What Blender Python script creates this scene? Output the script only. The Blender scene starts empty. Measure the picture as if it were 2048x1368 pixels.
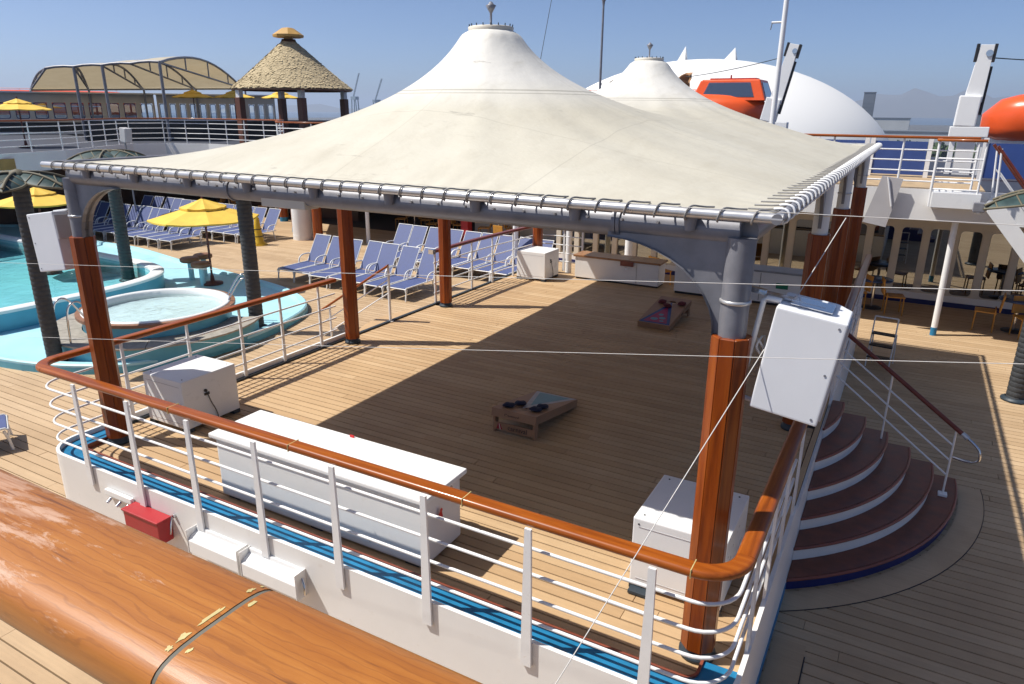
import bpy, bmesh, math, random
import numpy as np
from mathutils import Matrix, Vector
R = math.radians
rnd = random.Random(7)
SC = bpy.context.scene
COL = SC.collection

# ------------------------------------------------------------------ camera, sky, sun, exposure
cam_d = bpy.data.cameras.new('camera'); cam = bpy.data.objects.new('camera', cam_d); COL.objects.link(cam)
CAM = Vector((7.554, -4.295, 3.726))
yaw, pitch, roll = -0.505, 0.318, 0.008
fw = Vector((math.sin(yaw)*math.cos(pitch), math.cos(yaw)*math.cos(pitch), -math.sin(pitch)))
rt = Vector((math.cos(yaw), -math.sin(yaw), 0)); up = rt.cross(fw)
r2 = rt*math.cos(roll)+up*math.sin(roll); u2 = up*math.cos(roll)-rt*math.sin(roll)
cam.matrix_world = Matrix(((r2.x,u2.x,-fw.x,CAM.x),(r2.y,u2.y,-fw.y,CAM.y),(r2.z,u2.z,-fw.z,CAM.z),(0,0,0,1)))
cam_d.sensor_width = 36; cam_d.lens = 1411.16/2048*36; cam_d.clip_start = 0.05; cam_d.clip_end = 40000
SC.camera = cam

W = bpy.data.worlds.new('World'); SC.world = W; W.use_nodes = True
SUN = Vector((-0.597, -0.315, 1.0)).normalized()          # direction towards the sun
elev = math.asin(SUN.z); azim = math.atan2(SUN.x, SUN.y)
nt = W.node_tree; bg = nt.nodes['Background']
sky = nt.nodes.new('ShaderNodeTexSky'); sky.sky_type = 'NISHITA'; sky.sun_disc = False
sky.sun_elevation = elev; sky.sun_rotation = azim
sky.altitude = 20; sky.air_density = 0.5; sky.dust_density = 1.2; sky.ozone_density = 5.0
nt.links.new(sky.outputs[0], bg.inputs[0]); bg.inputs[1].default_value = 0.118
sd = bpy.data.lights.new('sun', 'SUN'); sd.energy = 5.0; sd.angle = R(0.53); sd.color = (1.0, 0.955, 0.88)
so = bpy.data.objects.new('sun', sd); COL.objects.link(so); so.location = (-20, -10, 30)
so.rotation_euler = SUN.to_track_quat('Z', 'Y').to_euler()
SC.view_settings.view_transform = 'Standard'; SC.view_settings.look = 'None'
SC.view_settings.exposure = 0.28; SC.view_settings.gamma = 1.0
SC.cycles.max_bounces = 8; SC.cycles.transparent_max_bounces = 12
SC.cycles.use_denoising = True
SC.cycles.caustics_reflective = False; SC.cycles.caustics_refractive = False

# ------------------------------------------------------------------ materials
MATS = {}
class NT:
    def __init__(s, name):
        m = bpy.data.materials.new(name); m.use_nodes = True; MATS[name] = m
        s.m = m; s.n = m.node_tree.nodes; s.l = m.node_tree.links
        s.b = s.n['Principled BSDF']; s.out = s.n['Material Output']
    def node(s, t, **kw):
        n = s.n.new(t)
        for k, v in kw.items():
            if k.startswith('i_'): n.inputs[k[2:].replace('_', ' ')].default_value = v
            else: setattr(n, k, v)
        return n
    def link(s, a, b): s.l.new(a, b)
    def coords(s, scale=(1,1,1), rand=False, kind='Object'):
        tc = s.node('ShaderNodeTexCoord'); mp = s.node('ShaderNodeMapping'); mp.inputs['Scale'].default_value = scale
        src = tc.outputs[kind]
        if rand:
            oi = s.node('ShaderNodeObjectInfo'); ad = s.node('ShaderNodeVectorMath', operation='MULTIPLY_ADD')
            s.link(oi.outputs['Random'], ad.inputs[0]); ad.inputs[1].default_value = (37, 53, 71); s.link(src, ad.inputs[2]); src = ad.outputs[0]
        s.link(src, mp.inputs[0]); return mp.outputs[0]
    def noise(s, vec, scale, detail=4, rough=.55):
        n = s.node('ShaderNodeTexNoise'); n.inputs['Scale'].default_value = scale
        n.inputs['Detail'].default_value = detail; n.inputs['Roughness'].default_value = rough
        s.link(vec, n.inputs['Vector']); return n.outputs['Fac']
    def ramp(s, fac, stops):
        r = s.node('ShaderNodeValToRGB'); e = r.color_ramp.elements
        while len(e) < len(stops): e.new(0.5)
        for i, (p, c) in enumerate(stops): e[i].position = p; e[i].color = (*c, 1) if len(c) == 3 else c
        s.link(fac, r.inputs[0]); return r.outputs[0]
    def mix(s, fac, a, b, mode='MIX'):
        m = s.node('ShaderNodeMix', data_type='RGBA', blend_type=mode)
        for sock, v in ((m.inputs[0], fac), (m.inputs[6], a), (m.inputs[7], b)):
            if hasattr(v, 'is_output'): s.link(v, sock)
            elif isinstance(v, (int, float)): sock.default_value = v
            else: sock.default_value = (*v, 1)
        return m.outputs[2]
    def math(s, op, a, b=0.0):
        m = s.node('ShaderNodeMath', operation=op)
        for i, v in enumerate((a, b)):
            if hasattr(v, 'is_output'): s.link(v, m.inputs[i])
            else: m.inputs[i].default_value = v
        return m.outputs[0]
    def bump(s, h, strength=.2, dist=.01):
        b = s.node('ShaderNodeBump'); b.inputs['Strength'].default_value = strength; b.inputs['Distance'].default_value = dist
        s.link(h, b.inputs['Height']); s.link(b.outputs[0], s.b.inputs['Normal'])
    def set(s, col=None, rough=None, metal=None, spec=None, coat=None):
        if col is not None:
            if hasattr(col, 'is_output'): s.link(col, s.b.inputs['Base Color'])
            else: s.b.inputs['Base Color'].default_value = (*col, 1)
        if rough is not None:
            if hasattr(rough, 'is_output'): s.link(rough, s.b.inputs['Roughness'])
            else: s.b.inputs['Roughness'].default_value = rough
        if metal is not None: s.b.inputs['Metallic'].default_value = metal
        if spec is not None: s.b.inputs['Specular IOR Level'].default_value = spec
        if coat is not None: s.b.inputs['Coat Weight'].default_value = coat; s.b.inputs['Coat Roughness'].default_value = .12
        return s

def paint(name, col, rough=.45, var=.12, scale=3.0, dirt=None, metal=0.0, bump=.0):
    t = NT(name); v = t.coords()
    n = t.noise(v, scale, 5, .6); d = tuple(c*(1-var) for c in col)
    c = t.ramp(n, [(.3, d), (.65, col)])
    if dirt:
        n2 = t.noise(v, scale*4, 6, .7); k = t.ramp(n2, [(.60, (0,0,0)), (.78, (1,1,1))])
        k2 = t.math('MULTIPLY', k, .55); c = t.mix(k2, c, dirt)
    t.set(c, t.math('ADD', t.math('MULTIPLY', n, .2), rough-.1), metal)
    if bump: t.bump(t.noise(v, scale*12, 3), bump, .01)
    return t.m

def wood(name, axis, lo, mid, hi, rough=.36, coat=.22, scale=1.0, wear=None, rand=False):
    """varnished timber; grain runs along axis 0/1/2"""
    t = NT(name); sc = [26*scale]*3; sc[axis] = 1.6*scale
    v = t.coords(tuple(sc), rand=rand); n = t.noise(v, 1.0, 6, .62)
    sc2 = [3.0]*3; sc2[axis] = .5; v2 = t.coords(tuple(sc2), rand=rand); n2 = t.noise(v2, 1.0, 3)
    c = t.ramp(n, [(.28, lo), (.5, mid), (.72, hi)])
    c = t.mix(t.ramp(n2, [(.3, (0,0,0)), (.7, (.55,.55,.55))]), c, mid)
    rr = rough
    if wear:
        v3 = t.coords((1,1,1)); n3 = t.noise(v3, wear[0], 8, .68)
        k = t.ramp(n3, [(wear[1], (0,0,0)), (wear[1]+.05, (1,1,1))])
        c = t.mix(t.math('MULTIPLY', k, wear[3]), c, wear[2]); rr = t.math('ADD', t.math('MULTIPLY', k, .35), rough)
    t.set(c, rr, coat=coat, spec=.3); t.bump(n, .10, .004)
    return t.m

def plank_mat(name, c0, c1, c2, rough=.62):
    t = NT(name)
    oi = t.node('ShaderNodeObjectInfo'); ge = t.node('ShaderNodeNewGeometry')
    r = t.math('FRACT', t.math('ADD', oi.outputs['Random'], ge.outputs['Random Per Island']))
    base = t.ramp(r, [(0, c0), (.5, c1), (1, c2)])
    v = t.coords((1.2, 30, 30), rand=True); n = t.noise(v, 1.5, 5, .65)
    c = t.mix(t.ramp(n, [(.3, (.35,.35,.35)), (.75, (0,0,0))]), base, tuple(.55*x for x in c1))
    # weather and traffic marks run across many planks
    ps = ge.outputs['Position']; st = t.node('ShaderNodeTexNoise'); st.inputs['Scale'].default_value = .9; st.inputs['Detail'].default_value = 7; st.inputs['Roughness'].default_value=.65
    t.link(ps, st.inputs['Vector'])
    c = t.mix(t.ramp(st.outputs[0], [(.42, (0,0,0)), (.75, (.45,.45,.45))]), c, (c0[0]*.62, c0[1]*.58, c0[2]*.55))
    t.set(c, rough); t.bump(n, .15, .003)
    return t.m

M = MATS
WOODL, WOODM, WOODH = (.125,.026,.004), (.28,.066,.007), (.42,.122,.015)
wood('varnish_x', 0, WOODL, WOODM, WOODH); wood('varnish_y', 1, WOODL, WOODM, WOODH)
wood('varnish_z', 2, (.10,.016,.002), (.24,.046,.004), (.35,.085,.008), rand=True)
wood('varnish_dark', 0, (.10,.022,.012), (.16,.035,.02), (.2,.05,.028), .35)
def near_rail():
    t = NT('weathered_rail')
    wob = t.coords((1.5,6,6)); wn = t.node('ShaderNodeTexNoise'); wn.inputs['Scale'].default_value=1.5; t.link(wob, wn.inputs['Vector'])
    def warped(scale, amp):
        mp = t.coords(scale); ad = t.node('ShaderNodeVectorMath', operation='MULTIPLY_ADD'); t.link(wn.outputs['Color'], ad.inputs[0]); ad.inputs[1].default_value=(amp,amp,amp); t.link(mp, ad.inputs[2]); return ad.outputs[0]
    n = t.noise(warped((3.0, 70, 70), 2.5), 1.0, 8, .68)
    n2 = t.noise(t.coords((1.2, 7, 7)), 1.6, 4)
    c = t.ramp(n, [(.28, (.25,.075,.010)), (.47, (.35,.118,.016)), (.62, (.41,.150,.023)), (.80, (.50,.21,.042))])
    c = t.mix(t.ramp(n2, [(.3,(0,0,0)),(.7,(.55,.55,.55))]), c, (.40,.15,.022))
    # cathedral figure: dark growth lines
    wv = t.node('ShaderNodeTexWave', wave_type='BANDS', bands_direction='Y'); wv.inputs['Scale'].default_value=9; wv.inputs['Distortion'].default_value=9; wv.inputs['Detail'].default_value=3; wv.inputs['Detail Scale'].default_value=1.2
    t.link(t.coords((.9,4,4)), wv.inputs['Vector'])
    c = t.mix(t.ramp(wv.outputs['Fac'], [(.0,(.30,.30,.30)),(.12,(0,0,0))]), c, (.13,.035,.008))
    # bare, greyed wood where the varnish has gone
    tc = t.node('ShaderNodeTexCoord'); sx = t.node('ShaderNodeSeparateXYZ'); t.link(tc.outputs['Object'], sx.inputs[0])
    n3 = t.noise(warped((4, 16, 16), .8), 2.6, 10, .72)
    g = t.node('ShaderNodeMapRange'); g.inputs[1].default_value=6.98; g.inputs[2].default_value=6.40; g.inputs[3].default_value=-.13; g.inputs[4].default_value=.19
    t.link(sx.outputs[0], g.inputs[0])
    q = t.math('ADD', n3, g.outputs[0])
    k = t.ramp(q, [(.52,(0,0,0)),(.60,(1,1,1))])
    k = t.math('MULTIPLY', k, t.ramp(n, [(.35,(.25,.25,.25)),(.60,(.95,.95,.95))]))
    c = t.mix(k, c, (.54,.34,.235))
    n4 = t.noise(warped((5, 95, 95), 1.2), 1.2, 3, .5)
    c = t.mix(t.ramp(n4, [(.67,(0,0,0)),(.71,(.6,.6,.6))]), c, (.10,.032,.010))
    n5 = t.noise(warped((16, 50, 50), .6), 1.0, 6, .75)
    c = t.mix(t.ramp(n5, [(.735,(0,0,0)),(.75,(.8,.8,.8))]), c, (.60,.48,.25))
    t.set(c, t.math('ADD', t.math('MULTIPLY', k, .30), .40), coat=.08); t.bump(t.math('ADD', n, t.math('MULTIPLY', k, -.6)), .35, .0015)
near_rail()
plank_mat('teak_stage', (.485,.315,.165), (.55,.37,.20), (.60,.42,.24))
plank_mat('teak_deck', (.47,.32,.18), (.53,.37,.215), (.58,.415,.25))
paint('caulk', (.035,.03,.028), .8)
paint('white_paint', (.80,.79,.77), .38, .06, 2.0, dirt=(.62,.58,.52))
paint('white_clean', (.83,.83,.82), .3, .04, 3.0)
paint('white_rail', (.80,.80,.80), .3, .08, 6.0, dirt=(.55,.45,.35))
paint('grey_metal', (.25,.25,.275), .42, .25, 6.0, dirt=(.20,.17,.14), metal=.2)
paint('pipe_metal', (.62,.61,.60), .3, .15, 8.0, metal=.55)
paint('steel', (.66,.66,.67), .14, .1, 9.0, metal=1.0)
paint('rope', (.30,.29,.28), .7, .2, 40); paint('cable', (.62,.60,.57), .6, .1, 30)
paint('blue_paint', (.015,.21,.42), .45, .35, 5.0, dirt=(.02,.09,.15))
paint('dark_blue', (.008,.016,.12), .45, .2); paint('black', (.02,.02,.022), .5, .2); paint('dark_base', (.03,.045,.06), .5, .3)
paint('cream', (.66,.60,.50), .5, .12, 1.5); paint('dark_wood_wall', (.075,.03,.014), .5, .5, 2.0)
paint('gazebo_wood', (.17,.060,.032), .5, .3, 3); paint('navy_deck', (.035,.042,.065), .7, .3); paint('awning_lining', (.62,.52,.34), .8, .2, .5); paint('tan_deck', (.46,.33,.19), .7, .25, 5.0); paint('grey_deck', (.30,.31,.33), .6, .2)
paint('pool_floor', (.42,.74,.78), .45, .35, .8, dirt=(.5,.72,.74)); paint('pool_paint', (.40,.72,.80), .45, .16, 1.2, dirt=(.42,.58,.6)); paint('pool_deep', (.10,.40,.54), .4, .25, 1.2, dirt=(.12,.36,.45))
paint('tub_white', (.82,.83,.82), .3, .06); paint('coping', (.78,.80,.80), .35, .08)
paint('tub_wood', (.27,.125,.065), .5, .35, 6.0); paint('step_grey', (.36,.33,.28), .7, .3, 8.0)
paint('yellow_canvas', (.80,.52,.07), .75, .14, 4.0); paint('sling_blue', (.072,.098,.235), .6, .18, 10.0)
paint('alu_white', (.72,.72,.71), .35, .1, 12); paint('trunk', (.055,.058,.062), .7, .4, 14.0)
paint('maroon_pole', (.12,.028,.018), .45, .3); paint('caution_yellow', (.66,.42,.02), .4, .15, 6)
paint('orange_boat', (.78,.10,.018), .32, .1, 2.0); paint('boat_red', (.42,.035,.02), .4, .15)
paint('chair_yellow', (.50,.24,.035), .5, .25, 8.0); paint('table_blue', (.04,.08,.20), .25, .2)
paint('red_box', (.40,.022,.028), .5, .12, 6); paint('red_ribbon', (.6,.015,.02), .6)
paint('bag_navy', (.014,.018,.05), .85, .3, 20); paint('bag_red', (.11,.01,.018), .85, .3, 20)
paint('board_wood', (.36,.205,.115), .55, .2, 6); paint('board_blue', (.012,.055,.22), .5, .25, 9); paint('board_pink', (.36,.015,.09), .5, .3, 9)
paint('board_cyan', (.10,.28,.36), .5, .25, 9); paint('board_pale', (.40,.42,.46), .5, .3, 9)
paint('tread', (.19,.052,.022), .40, .45, 5.0); paint('nosing', (.26,.07,.04), .4, .3)
paint('panel_blue', (.035,.075,.26), .5, .15); paint('brown_canvas', (.45,.25,.13), .8, .35, 4)
paint('leaf_teal', (.035,.075,.075), .55, .6, 5, dirt=(.10,.07,.03)); paint('leaf_frame', (.16,.14,.09), .7, .4); paint('sign_gold', (.42,.25,.07), .5, .3)
paint('gold_cap', (.52,.30,.08), .6, .2); paint('grass', (.05,.085,.03), .9, .5, .05); paint('hill_rock', (.13,.12,.10), .95, .3, .002)
paint('far_wall', (.45,.46,.46), .8, .15, .05); paint('far_dark', (.12,.14,.17), .8, .2, .05); paint('asphalt', (.09,.09,.09), .9, .2, .05)
paint('crane_steel', (.25,.33,.40), .7, .1, .1); paint('dome_skin', (.82,.81,.78), .6, .06, .05, dirt=(.7,.68,.62))
paint('seam_pale', (.60,.50,.22), .6, .3, 20); paint('groove', (.15,.14,.11), .7, .3, 30); paint('ink', (.02,.02,.025), .6); paint('logo_red', (.35,.02,.03), .6)
paint('speaker_white', (.76,.77,.79), .42, .05, 2.0); paint('speaker_grey', (.50,.48,.48), .5, .1, 2.0)
paint('bench_wood', (.34,.165,.07), .4, .3, 6.0); paint('green_sign', (.01,.2,.1), .5)

def thatch():
    t = NT('thatch'); v = t.coords((14, 14, 5)); n = t.noise(v, 2.0, 5, .7)
    ge = t.node('ShaderNodeNewGeometry')
    c = t.ramp(n, [(.25,(.26,.20,.10)),(.5,(.50,.40,.24)),(.75,(.64,.54,.35))])
    c = t.mix(t.math('MULTIPLY', ge.outputs['Random Per Island'], .30), c, (.30,.23,.13)); t.set(c, .9)
thatch()
def fabric():
    t = NT('tent_fabric'); v = t.coords(); n = t.noise(v, .9, 6, .6); n2 = t.noise(v, 6, 8, .75)
    c = t.ramp(n, [(.3,(.485,.450,.360)),(.7,(.555,.525,.435))])
    c = t.mix(t.ramp(n2, [(.58,(0,0,0)),(.80,(.5,.5,.5))]), c, (.37,.325,.24))
    tc = t.node('ShaderNodeTexCoord'); sp = t.node('ShaderNodeSeparateXYZ'); t.link(tc.outputs['Object'], sp.inputs[0])
    # cloth colour turns gradually whiter towards the top of each peak
    top = t.node('ShaderNodeMapRange'); top.inputs[1].default_value=3.72; top.inputs[2].default_value=4.02; t.link(sp.outputs[2], top.inputs[0])
    c = t.mix(top.outputs[0], c, (.64,.62,.57))
    def line(sock, period, width, off=0.0):
        a = t.math('ABSOLUTE', t.math('SUBTRACT', t.math('FRACT', t.math('ADD', t.math('DIVIDE', sock, period), off)), .5))
        return t.math('LESS_THAN', a, width/period)
    k = t.math('MULTIPLY', line(sp.outputs[1], 1.275, .006, .445), .45)
    k = t.math('MAXIMUM', k, t.math('MULTIPLY', line(sp.outputs[0], 1.74, .005, .517), .5))
    for z0, w in ((3.905,.006),(3.875,.004)):
        zz = t.math('ABSOLUTE', t.math('SUBTRACT', sp.outputs[2], z0)); k = t.math('MAXIMUM', k, t.math('LESS_THAN', zz, w))
    c = t.mix(t.math('MULTIPLY', k, .62), c, (.27,.25,.20))
    # scuffs and drip streaks
    v6 = t.coords((.55,2.6,4)); n6 = t.noise(v6, 2.2, 8, .72)
    c = t.mix(t.ramp(n6, [(.64,(0,0,0)),(.70,(.6,.6,.6))]), c, (.26,.24,.20))
    v7 = t.coords((2.4,.5,3)); n7 = t.noise(v7, 1.6, 7, .7)
    c = t.mix(t.ramp(n7, [(.52,(0,0,0)),(.72,(.35,.35,.35))]), c, (.40,.36,.275))
    t.set(c, .65); t.bump(t.noise(v, 2.2, 5, .6), .30, .05)
fabric()
def awning_cloth():
    t = NT('awning_cloth'); v = t.coords(); n = t.noise(v, 1.2, 5, .6); c = t.ramp(n, [(.3,(.56,.50,.38)),(.7,(.66,.60,.47))]); t.set(c, .8)
    tl = t.node('ShaderNodeBsdfTranslucent'); t.link(t.mix(.5, c, (.62,.46,.22)), tl.inputs[0]); mx = t.node('ShaderNodeMixShader'); mx.inputs[0].default_value=.30
    t.link(t.b.outputs[0], mx.inputs[1]); t.link(tl.outputs[0], mx.inputs[2]); t.link(mx.outputs[0], t.out.inputs[0])
awning_cloth()
def water(name, tint, rough, scale, strength):
    t = NT(name); t.n.remove(t.b)
    tr = t.node('ShaderNodeBsdfTransparent'); tr.inputs[0].default_value = (*tint, 1)
    gl = t.node('ShaderNodeBsdfGlossy'); gl.inputs['Roughness'].default_value = rough
    fr = t.node('ShaderNodeFresnel'); fr.inputs[0].default_value = 1.33
    v = t.coords(); n = t.noise(v, scale, 3); b = t.node('ShaderNodeBump'); b.inputs['Strength'].default_value = strength; b.inputs['Distance'].default_value=.05
    t.link(n, b.inputs['Height']); t.link(b.outputs[0], gl.inputs['Normal']); t.link(b.outputs[0], fr.inputs['Normal'])
    mx = t.node('ShaderNodeMixShader'); t.link(fr.outputs[0], mx.inputs[0]); t.link(tr.outputs[0], mx.inputs[1]); t.link(gl.outputs[0], mx.inputs[2])
    t.link(mx.outputs[0], t.out.inputs[0])
water('pool_water', (.70,.95,.97), .03, 2.5, .35); water('tub_water', (.84,.97,1.0), .12, 5, .6)
t = NT('harbour'); v = t.coords(); t.set((.05,.075,.10), .28); t.bump(t.noise(v, .15, 4), .4, .5)
def glass(name, tint, refl):
    t = NT(name); t.n.remove(t.b)
    tr = t.node('ShaderNodeBsdfTransparent'); tr.inputs[0].default_value = (*tint, 1)
    gl = t.node('ShaderNodeBsdfGlossy'); gl.inputs['Roughness'].default_value = .015; gl.inputs[0].default_value=(.9,.95,.95,1)
    fr = t.node('ShaderNodeFresnel'); fr.inputs[0].default_value = 1.5
    ad = t.math('ADD', t.math('MULTIPLY', fr.outputs[0], .9), refl)
    mx = t.node('ShaderNodeMixShader'); t.link(ad, mx.inputs[0]); t.link(tr.outputs[0], mx.inputs[1]); t.link(gl.outputs[0], mx.inputs[2])
    t.link(mx.outputs[0], t.out.inputs[0])
glass('window_glass', (.28,.30,.32), .30); glass('clear_glass', (.80,.90,.92), .04); glass('pale_glass', (.72,.80,.86), .12)

# ------------------------------------------------------------------ mesh helpers
class MB:
    def __init__(s): s.v = []; s.f = []; s.sm = []
    def add(s, vs, fs, smooth=False):
        o = len(s.v); s.v += [tuple(p) for p in vs]; s.f += [tuple(i+o for i in f) for f in fs]; s.sm += [smooth]*len(fs); return s
    def box(s, x0,x1,y0,y1,z0,z1, M=None):
        vs = [Vector((x,y,z)) for z in (z0,z1) for y in (y0,y1) for x in (x0,x1)]
        if M is not None: vs = [M @ p for p in vs]
        return s.add(vs, [(0,2,3,1),(4,5,7,6),(0,1,5,4),(2,6,7,3),(0,4,6,2),(1,3,7,5)])
    def cyl(s, p, q, r0, r1=None, n=10, caps=True, smooth=True, rot=0.0):
        p = Vector(p); q = Vector(q); r1 = r0 if r1 is None else r1
        d = (q-p).normalized(); a = d.orthogonal().normalized()
        if abs(d.z) > .999: a = Vector((1,0,0))
        b = d.cross(a); vs = []
        for c, r in ((p,r0),(q,r1)):
            for i in range(n):
                t = 2*math.pi*i/n+rot; vs.append(c+a*(r*math.cos(t))+b*(r*math.sin(t)))
        fs = [(i,(i+1)%n,n+(i+1)%n,n+i) for i in range(n)]; s.add(vs, fs, smooth)
        if caps: s.add(vs, [tuple(range(n-1,-1,-1)), tuple(range(n,2*n))])
        return s
    def tube(s, path, r, n=8, closed=False):
        P = [Vector(p) for p in path]; m = len(P); vs = []; prev = None
        for i in range(m):
            if closed: d = P[(i+1)%m]-P[i-1]
            else: d = P[min(i+1,m-1)]-P[max(i-1,0)]
            d.normalize()
            a = (prev - d*prev.dot(d)) if prev is not None else d.orthogonal()
            if a.length < 1e-6: a = d.orthogonal()
            a.normalize(); prev = a; b = d.cross(a)
            vs += [P[i]+a*(r*math.cos(2*math.pi*k/n))+b*(r*math.sin(2*math.pi*k/n)) for k in range(n)]
        fs = []
        for i in range(m if closed else m-1):
            j = (i+1)%m
            fs += [(i*n+k, i*n+(k+1)%n, j*n+(k+1)%n, j*n+k) for k in range(n)]
        s.add(vs, fs, True)
        if not closed: s.add(vs, [tuple(range(n-1,-1,-1)), tuple((m-1)*n+k for k in range(n))])
        return s
    def sweep(s, path, sec, smooth=True, closed=False):
        """sec: (side, up) pairs; side is to the right of travel, horizontally"""
        P = [Vector(p) for p in path]; m = len(P); n = len(sec); vs = []
        for i in range(m):
            if closed: d1=(P[i]-P[i-1]); d2=(P[(i+1)%m]-P[i])
            else:
                d1 = P[i]-P[i-1] if i else P[1]-P[0]; d2 = P[i+1]-P[i] if i < m-1 else P[i]-P[i-1]
            d1=Vector((d1.x,d1.y,0)).normalized(); d2=Vector((d2.x,d2.y,0)).normalized(); d=(d1+d2).normalized()
            sd = Vector((d.y,-d.x,0)); k = 1/max(.35, d.dot(d2))
            vs += [P[i]+sd*(a*k)+Vector((0,0,b)) for a,b in sec]
        fs = []
        for i in range(m if closed else m-1):
            j=(i+1)%m; fs += [(i*n+k, j*n+k, j*n+(k+1)%n, i*n+(k+1)%n) for k in range(n)]
        s.add(vs, fs, smooth)
        if not closed: s.add(vs, [tuple(range(n)), tuple((m-1)*n+k for k in range(n-1,-1,-1))])
        return s
    def prism(s, poly, z0, z1, M=None):
        n = len(poly); vs = [Vector((x,y,z)) for z in (z0,z1) for x,y in poly]
        if M is not None: vs = [M @ p for p in vs]
        return s.add(vs, [tuple(range(n-1,-1,-1)), tuple(range(n,2*n))]+[(i,(i+1)%n,n+(i+1)%n,n+i) for i in range(n)])
    def lathe(s, prof, n=24, c=(0,0,0), smooth=True):
        vs=[]; m=len(prof)
        for r,z in prof: vs += [(c[0]+r*math.cos(2*math.pi*k/n), c[1]+r*math.sin(2*math.pi*k/n), c[2]+z) for k in range(n)]
        fs=[(i*n+k, i*n+(k+1)%n, (i+1)*n+(k+1)%n, (i+1)*n+k) for i in range(m-1) for k in range(n)]
        return s.add(vs, fs, smooth)
    def mesh(s, name, bevel=0.0, seg=2, fixn=False):
        me = bpy.data.meshes.new(name); me.from_pydata(s.v, [], s.f)
        me.polygons.foreach_set('use_smooth', s.sm)
        if bevel or fixn:
            bm = bmesh.new(); bm.from_mesh(me); bmesh.ops.remove_doubles(bm, verts=bm.verts, dist=1e-5)
            if fixn: bmesh.ops.recalc_face_normals(bm, faces=bm.faces)
            if bevel:
                es = [e for e in bm.edges if len(e.link_faces)==2 and e.calc_face_angle(0) > R(30)]
                bmesh.ops.bevel(bm, geom=es, offset=bevel, segments=seg, affect='EDGES', profile=.6, clamp_overlap=True)
            bm.to_mesh(me); bm.free()
        me.update(); return me
    def build(s, name, mat, parent=None, bevel=0.0, seg=2, fixn=False):
        return link(name, s.mesh(name, bevel, seg, fixn), mat, parent)
def link(name, me, mat, parent=None):
    if not me.materials: me.materials.append(M[mat])
    o = bpy.data.objects.new(name, me); COL.objects.link(o)
    if parent: o.parent = parent
    return o
def tag(o, label=None, cat=None, group=None, kind=None):
    if label: o['label'] = label
    if cat: o['category'] = cat
    if group: o['group'] = group
    if kind: o['kind'] = kind
    return o
def thing(name, label, cat, loc=(0,0,0), rz=0.0, group=None):
    o = bpy.data.objects.new(name, None); COL.objects.link(o); o.location = loc; o.rotation_euler = (0,0,rz); o.empty_display_size=.1
    return tag(o, label, cat, group)
def struct(name, mb, mat, **k): return tag(mb.build(name, mat, **k), kind='structure')
def copy_tree(o, parent=None, src_children={}):
    c = o.copy(); COL.objects.link(c)
    if parent: c.parent = parent
    for ch in KIDS.get(o.name, []): copy_tree(ch, c)
    return c
KIDS = {}
def remember():
    KIDS.clear()
    for o in bpy.data.objects:
        if o.parent: KIDS.setdefault(o.parent.name, []).append(o)
def arc(cx, cy, r, a0, a1, n, z=0.0, ry=None):
    ry = r if ry is None else ry
    return [(cx+r*math.cos(R(a0+(a1-a0)*i/n)), cy+ry*math.sin(R(a0+(a1-a0)*i/n)), z) for i in range(n+1)]
def rrect(w, h, r, n=4):
    out=[]
    for cx,cy,a in ((w/2-r,h/2-r,0),(-w/2+r,h/2-r,90),(-w/2+r,-h/2+r,180),(w/2-r,-h/2+r,270)):
        out += [(cx+r*math.cos(R(a+90*i/n)), cy+r*math.sin(R(a+90*i/n))) for i in range(n+1)]
    return out
def text_mesh(body, size, depth=.001):
    cu = bpy.data.curves.new('lettering','FONT'); cu.body = body; cu.size = size; cu.extrude = depth; cu.resolution_u = 2
    cu.align_x='CENTER'; cu.align_y='CENTER'
    o = bpy.data.objects.new('tmp', cu); COL.objects.link(o)
    bpy.context.view_layer.update()
    me = bpy.data.meshes.new_from_object(o.evaluated_get(bpy.context.evaluated_depsgraph_get()))
    bpy.data.objects.remove(o); me.materials.clear(); return me
ORD = ['first','second','third','fourth','fifth','sixth','seventh','eighth','ninth','tenth','eleventh','twelfth','thirteenth','fourteenth','fifteenth']
exec_parts = []

def project(p):
    d = Vector(p)-CAM; z = d.dot(fw)
    if z <= .1: return None
    return 1024+1411.16*d.dot(r2)/z, 684-1411.16*d.dot(u2)/z, z
L = -0.9                      # lower deck level; the stage deck is z = 0
UD = 2.2                      # upper deck level

# ------------------------------------------------------------------ far setting
struct('harbour_water', MB().box(-9000,9000,-3000,14000,-30,-26), 'harbour')
def hills(name, pts, depth, mat, base=-26):
    mb = MB(); n=len(pts); vs=[]
    for j,(sc,dy) in enumerate(((0,0),(.55,.18),(1.0,.42),(.8,.7),(0,1))):
        for i,(x,y,h) in enumerate(pts):
            k = h*sc*(1+.14*math.sin(i*1.7+j*2.3)) ; vs.append((x*(1+dy*depth/6000), y+dy*depth, base+k*1.0))
    fs=[(j*n+i, j*n+i+1, (j+1)*n+i+1, (j+1)*n+i) for j in range(4) for i in range(n-1)]
    mb.add(vs, fs, True); return struct(name, mb, mat)
hp=[]
for i in range(49):
    x=-2400+i*75
    h=120*math.exp(-((x+90)/420)**2)+70*math.exp(-((x-420)/260)**2)+58*math.exp(-((x+900)/300)**2)+30+9*math.sin(i*1.1)+6*math.sin(i*2.7)
    hp.append((x,5600,h+24))
hills('hills', hp, 1500, 'hill_rock')
hl=[(-7000+i*150, 3600+i*60, 46+14*math.sin(i*.9)+8*math.sin(i*2.3)) for i in range(32)]
hills('low_coast', hl, 700, 'hill_rock')
struct('quay', MB().box(-420,420,150,620,-28,-21), 'asphalt')
struct('far_quay', MB().box(-1500,900,820,1900,-28,-22), 'asphalt')
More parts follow.
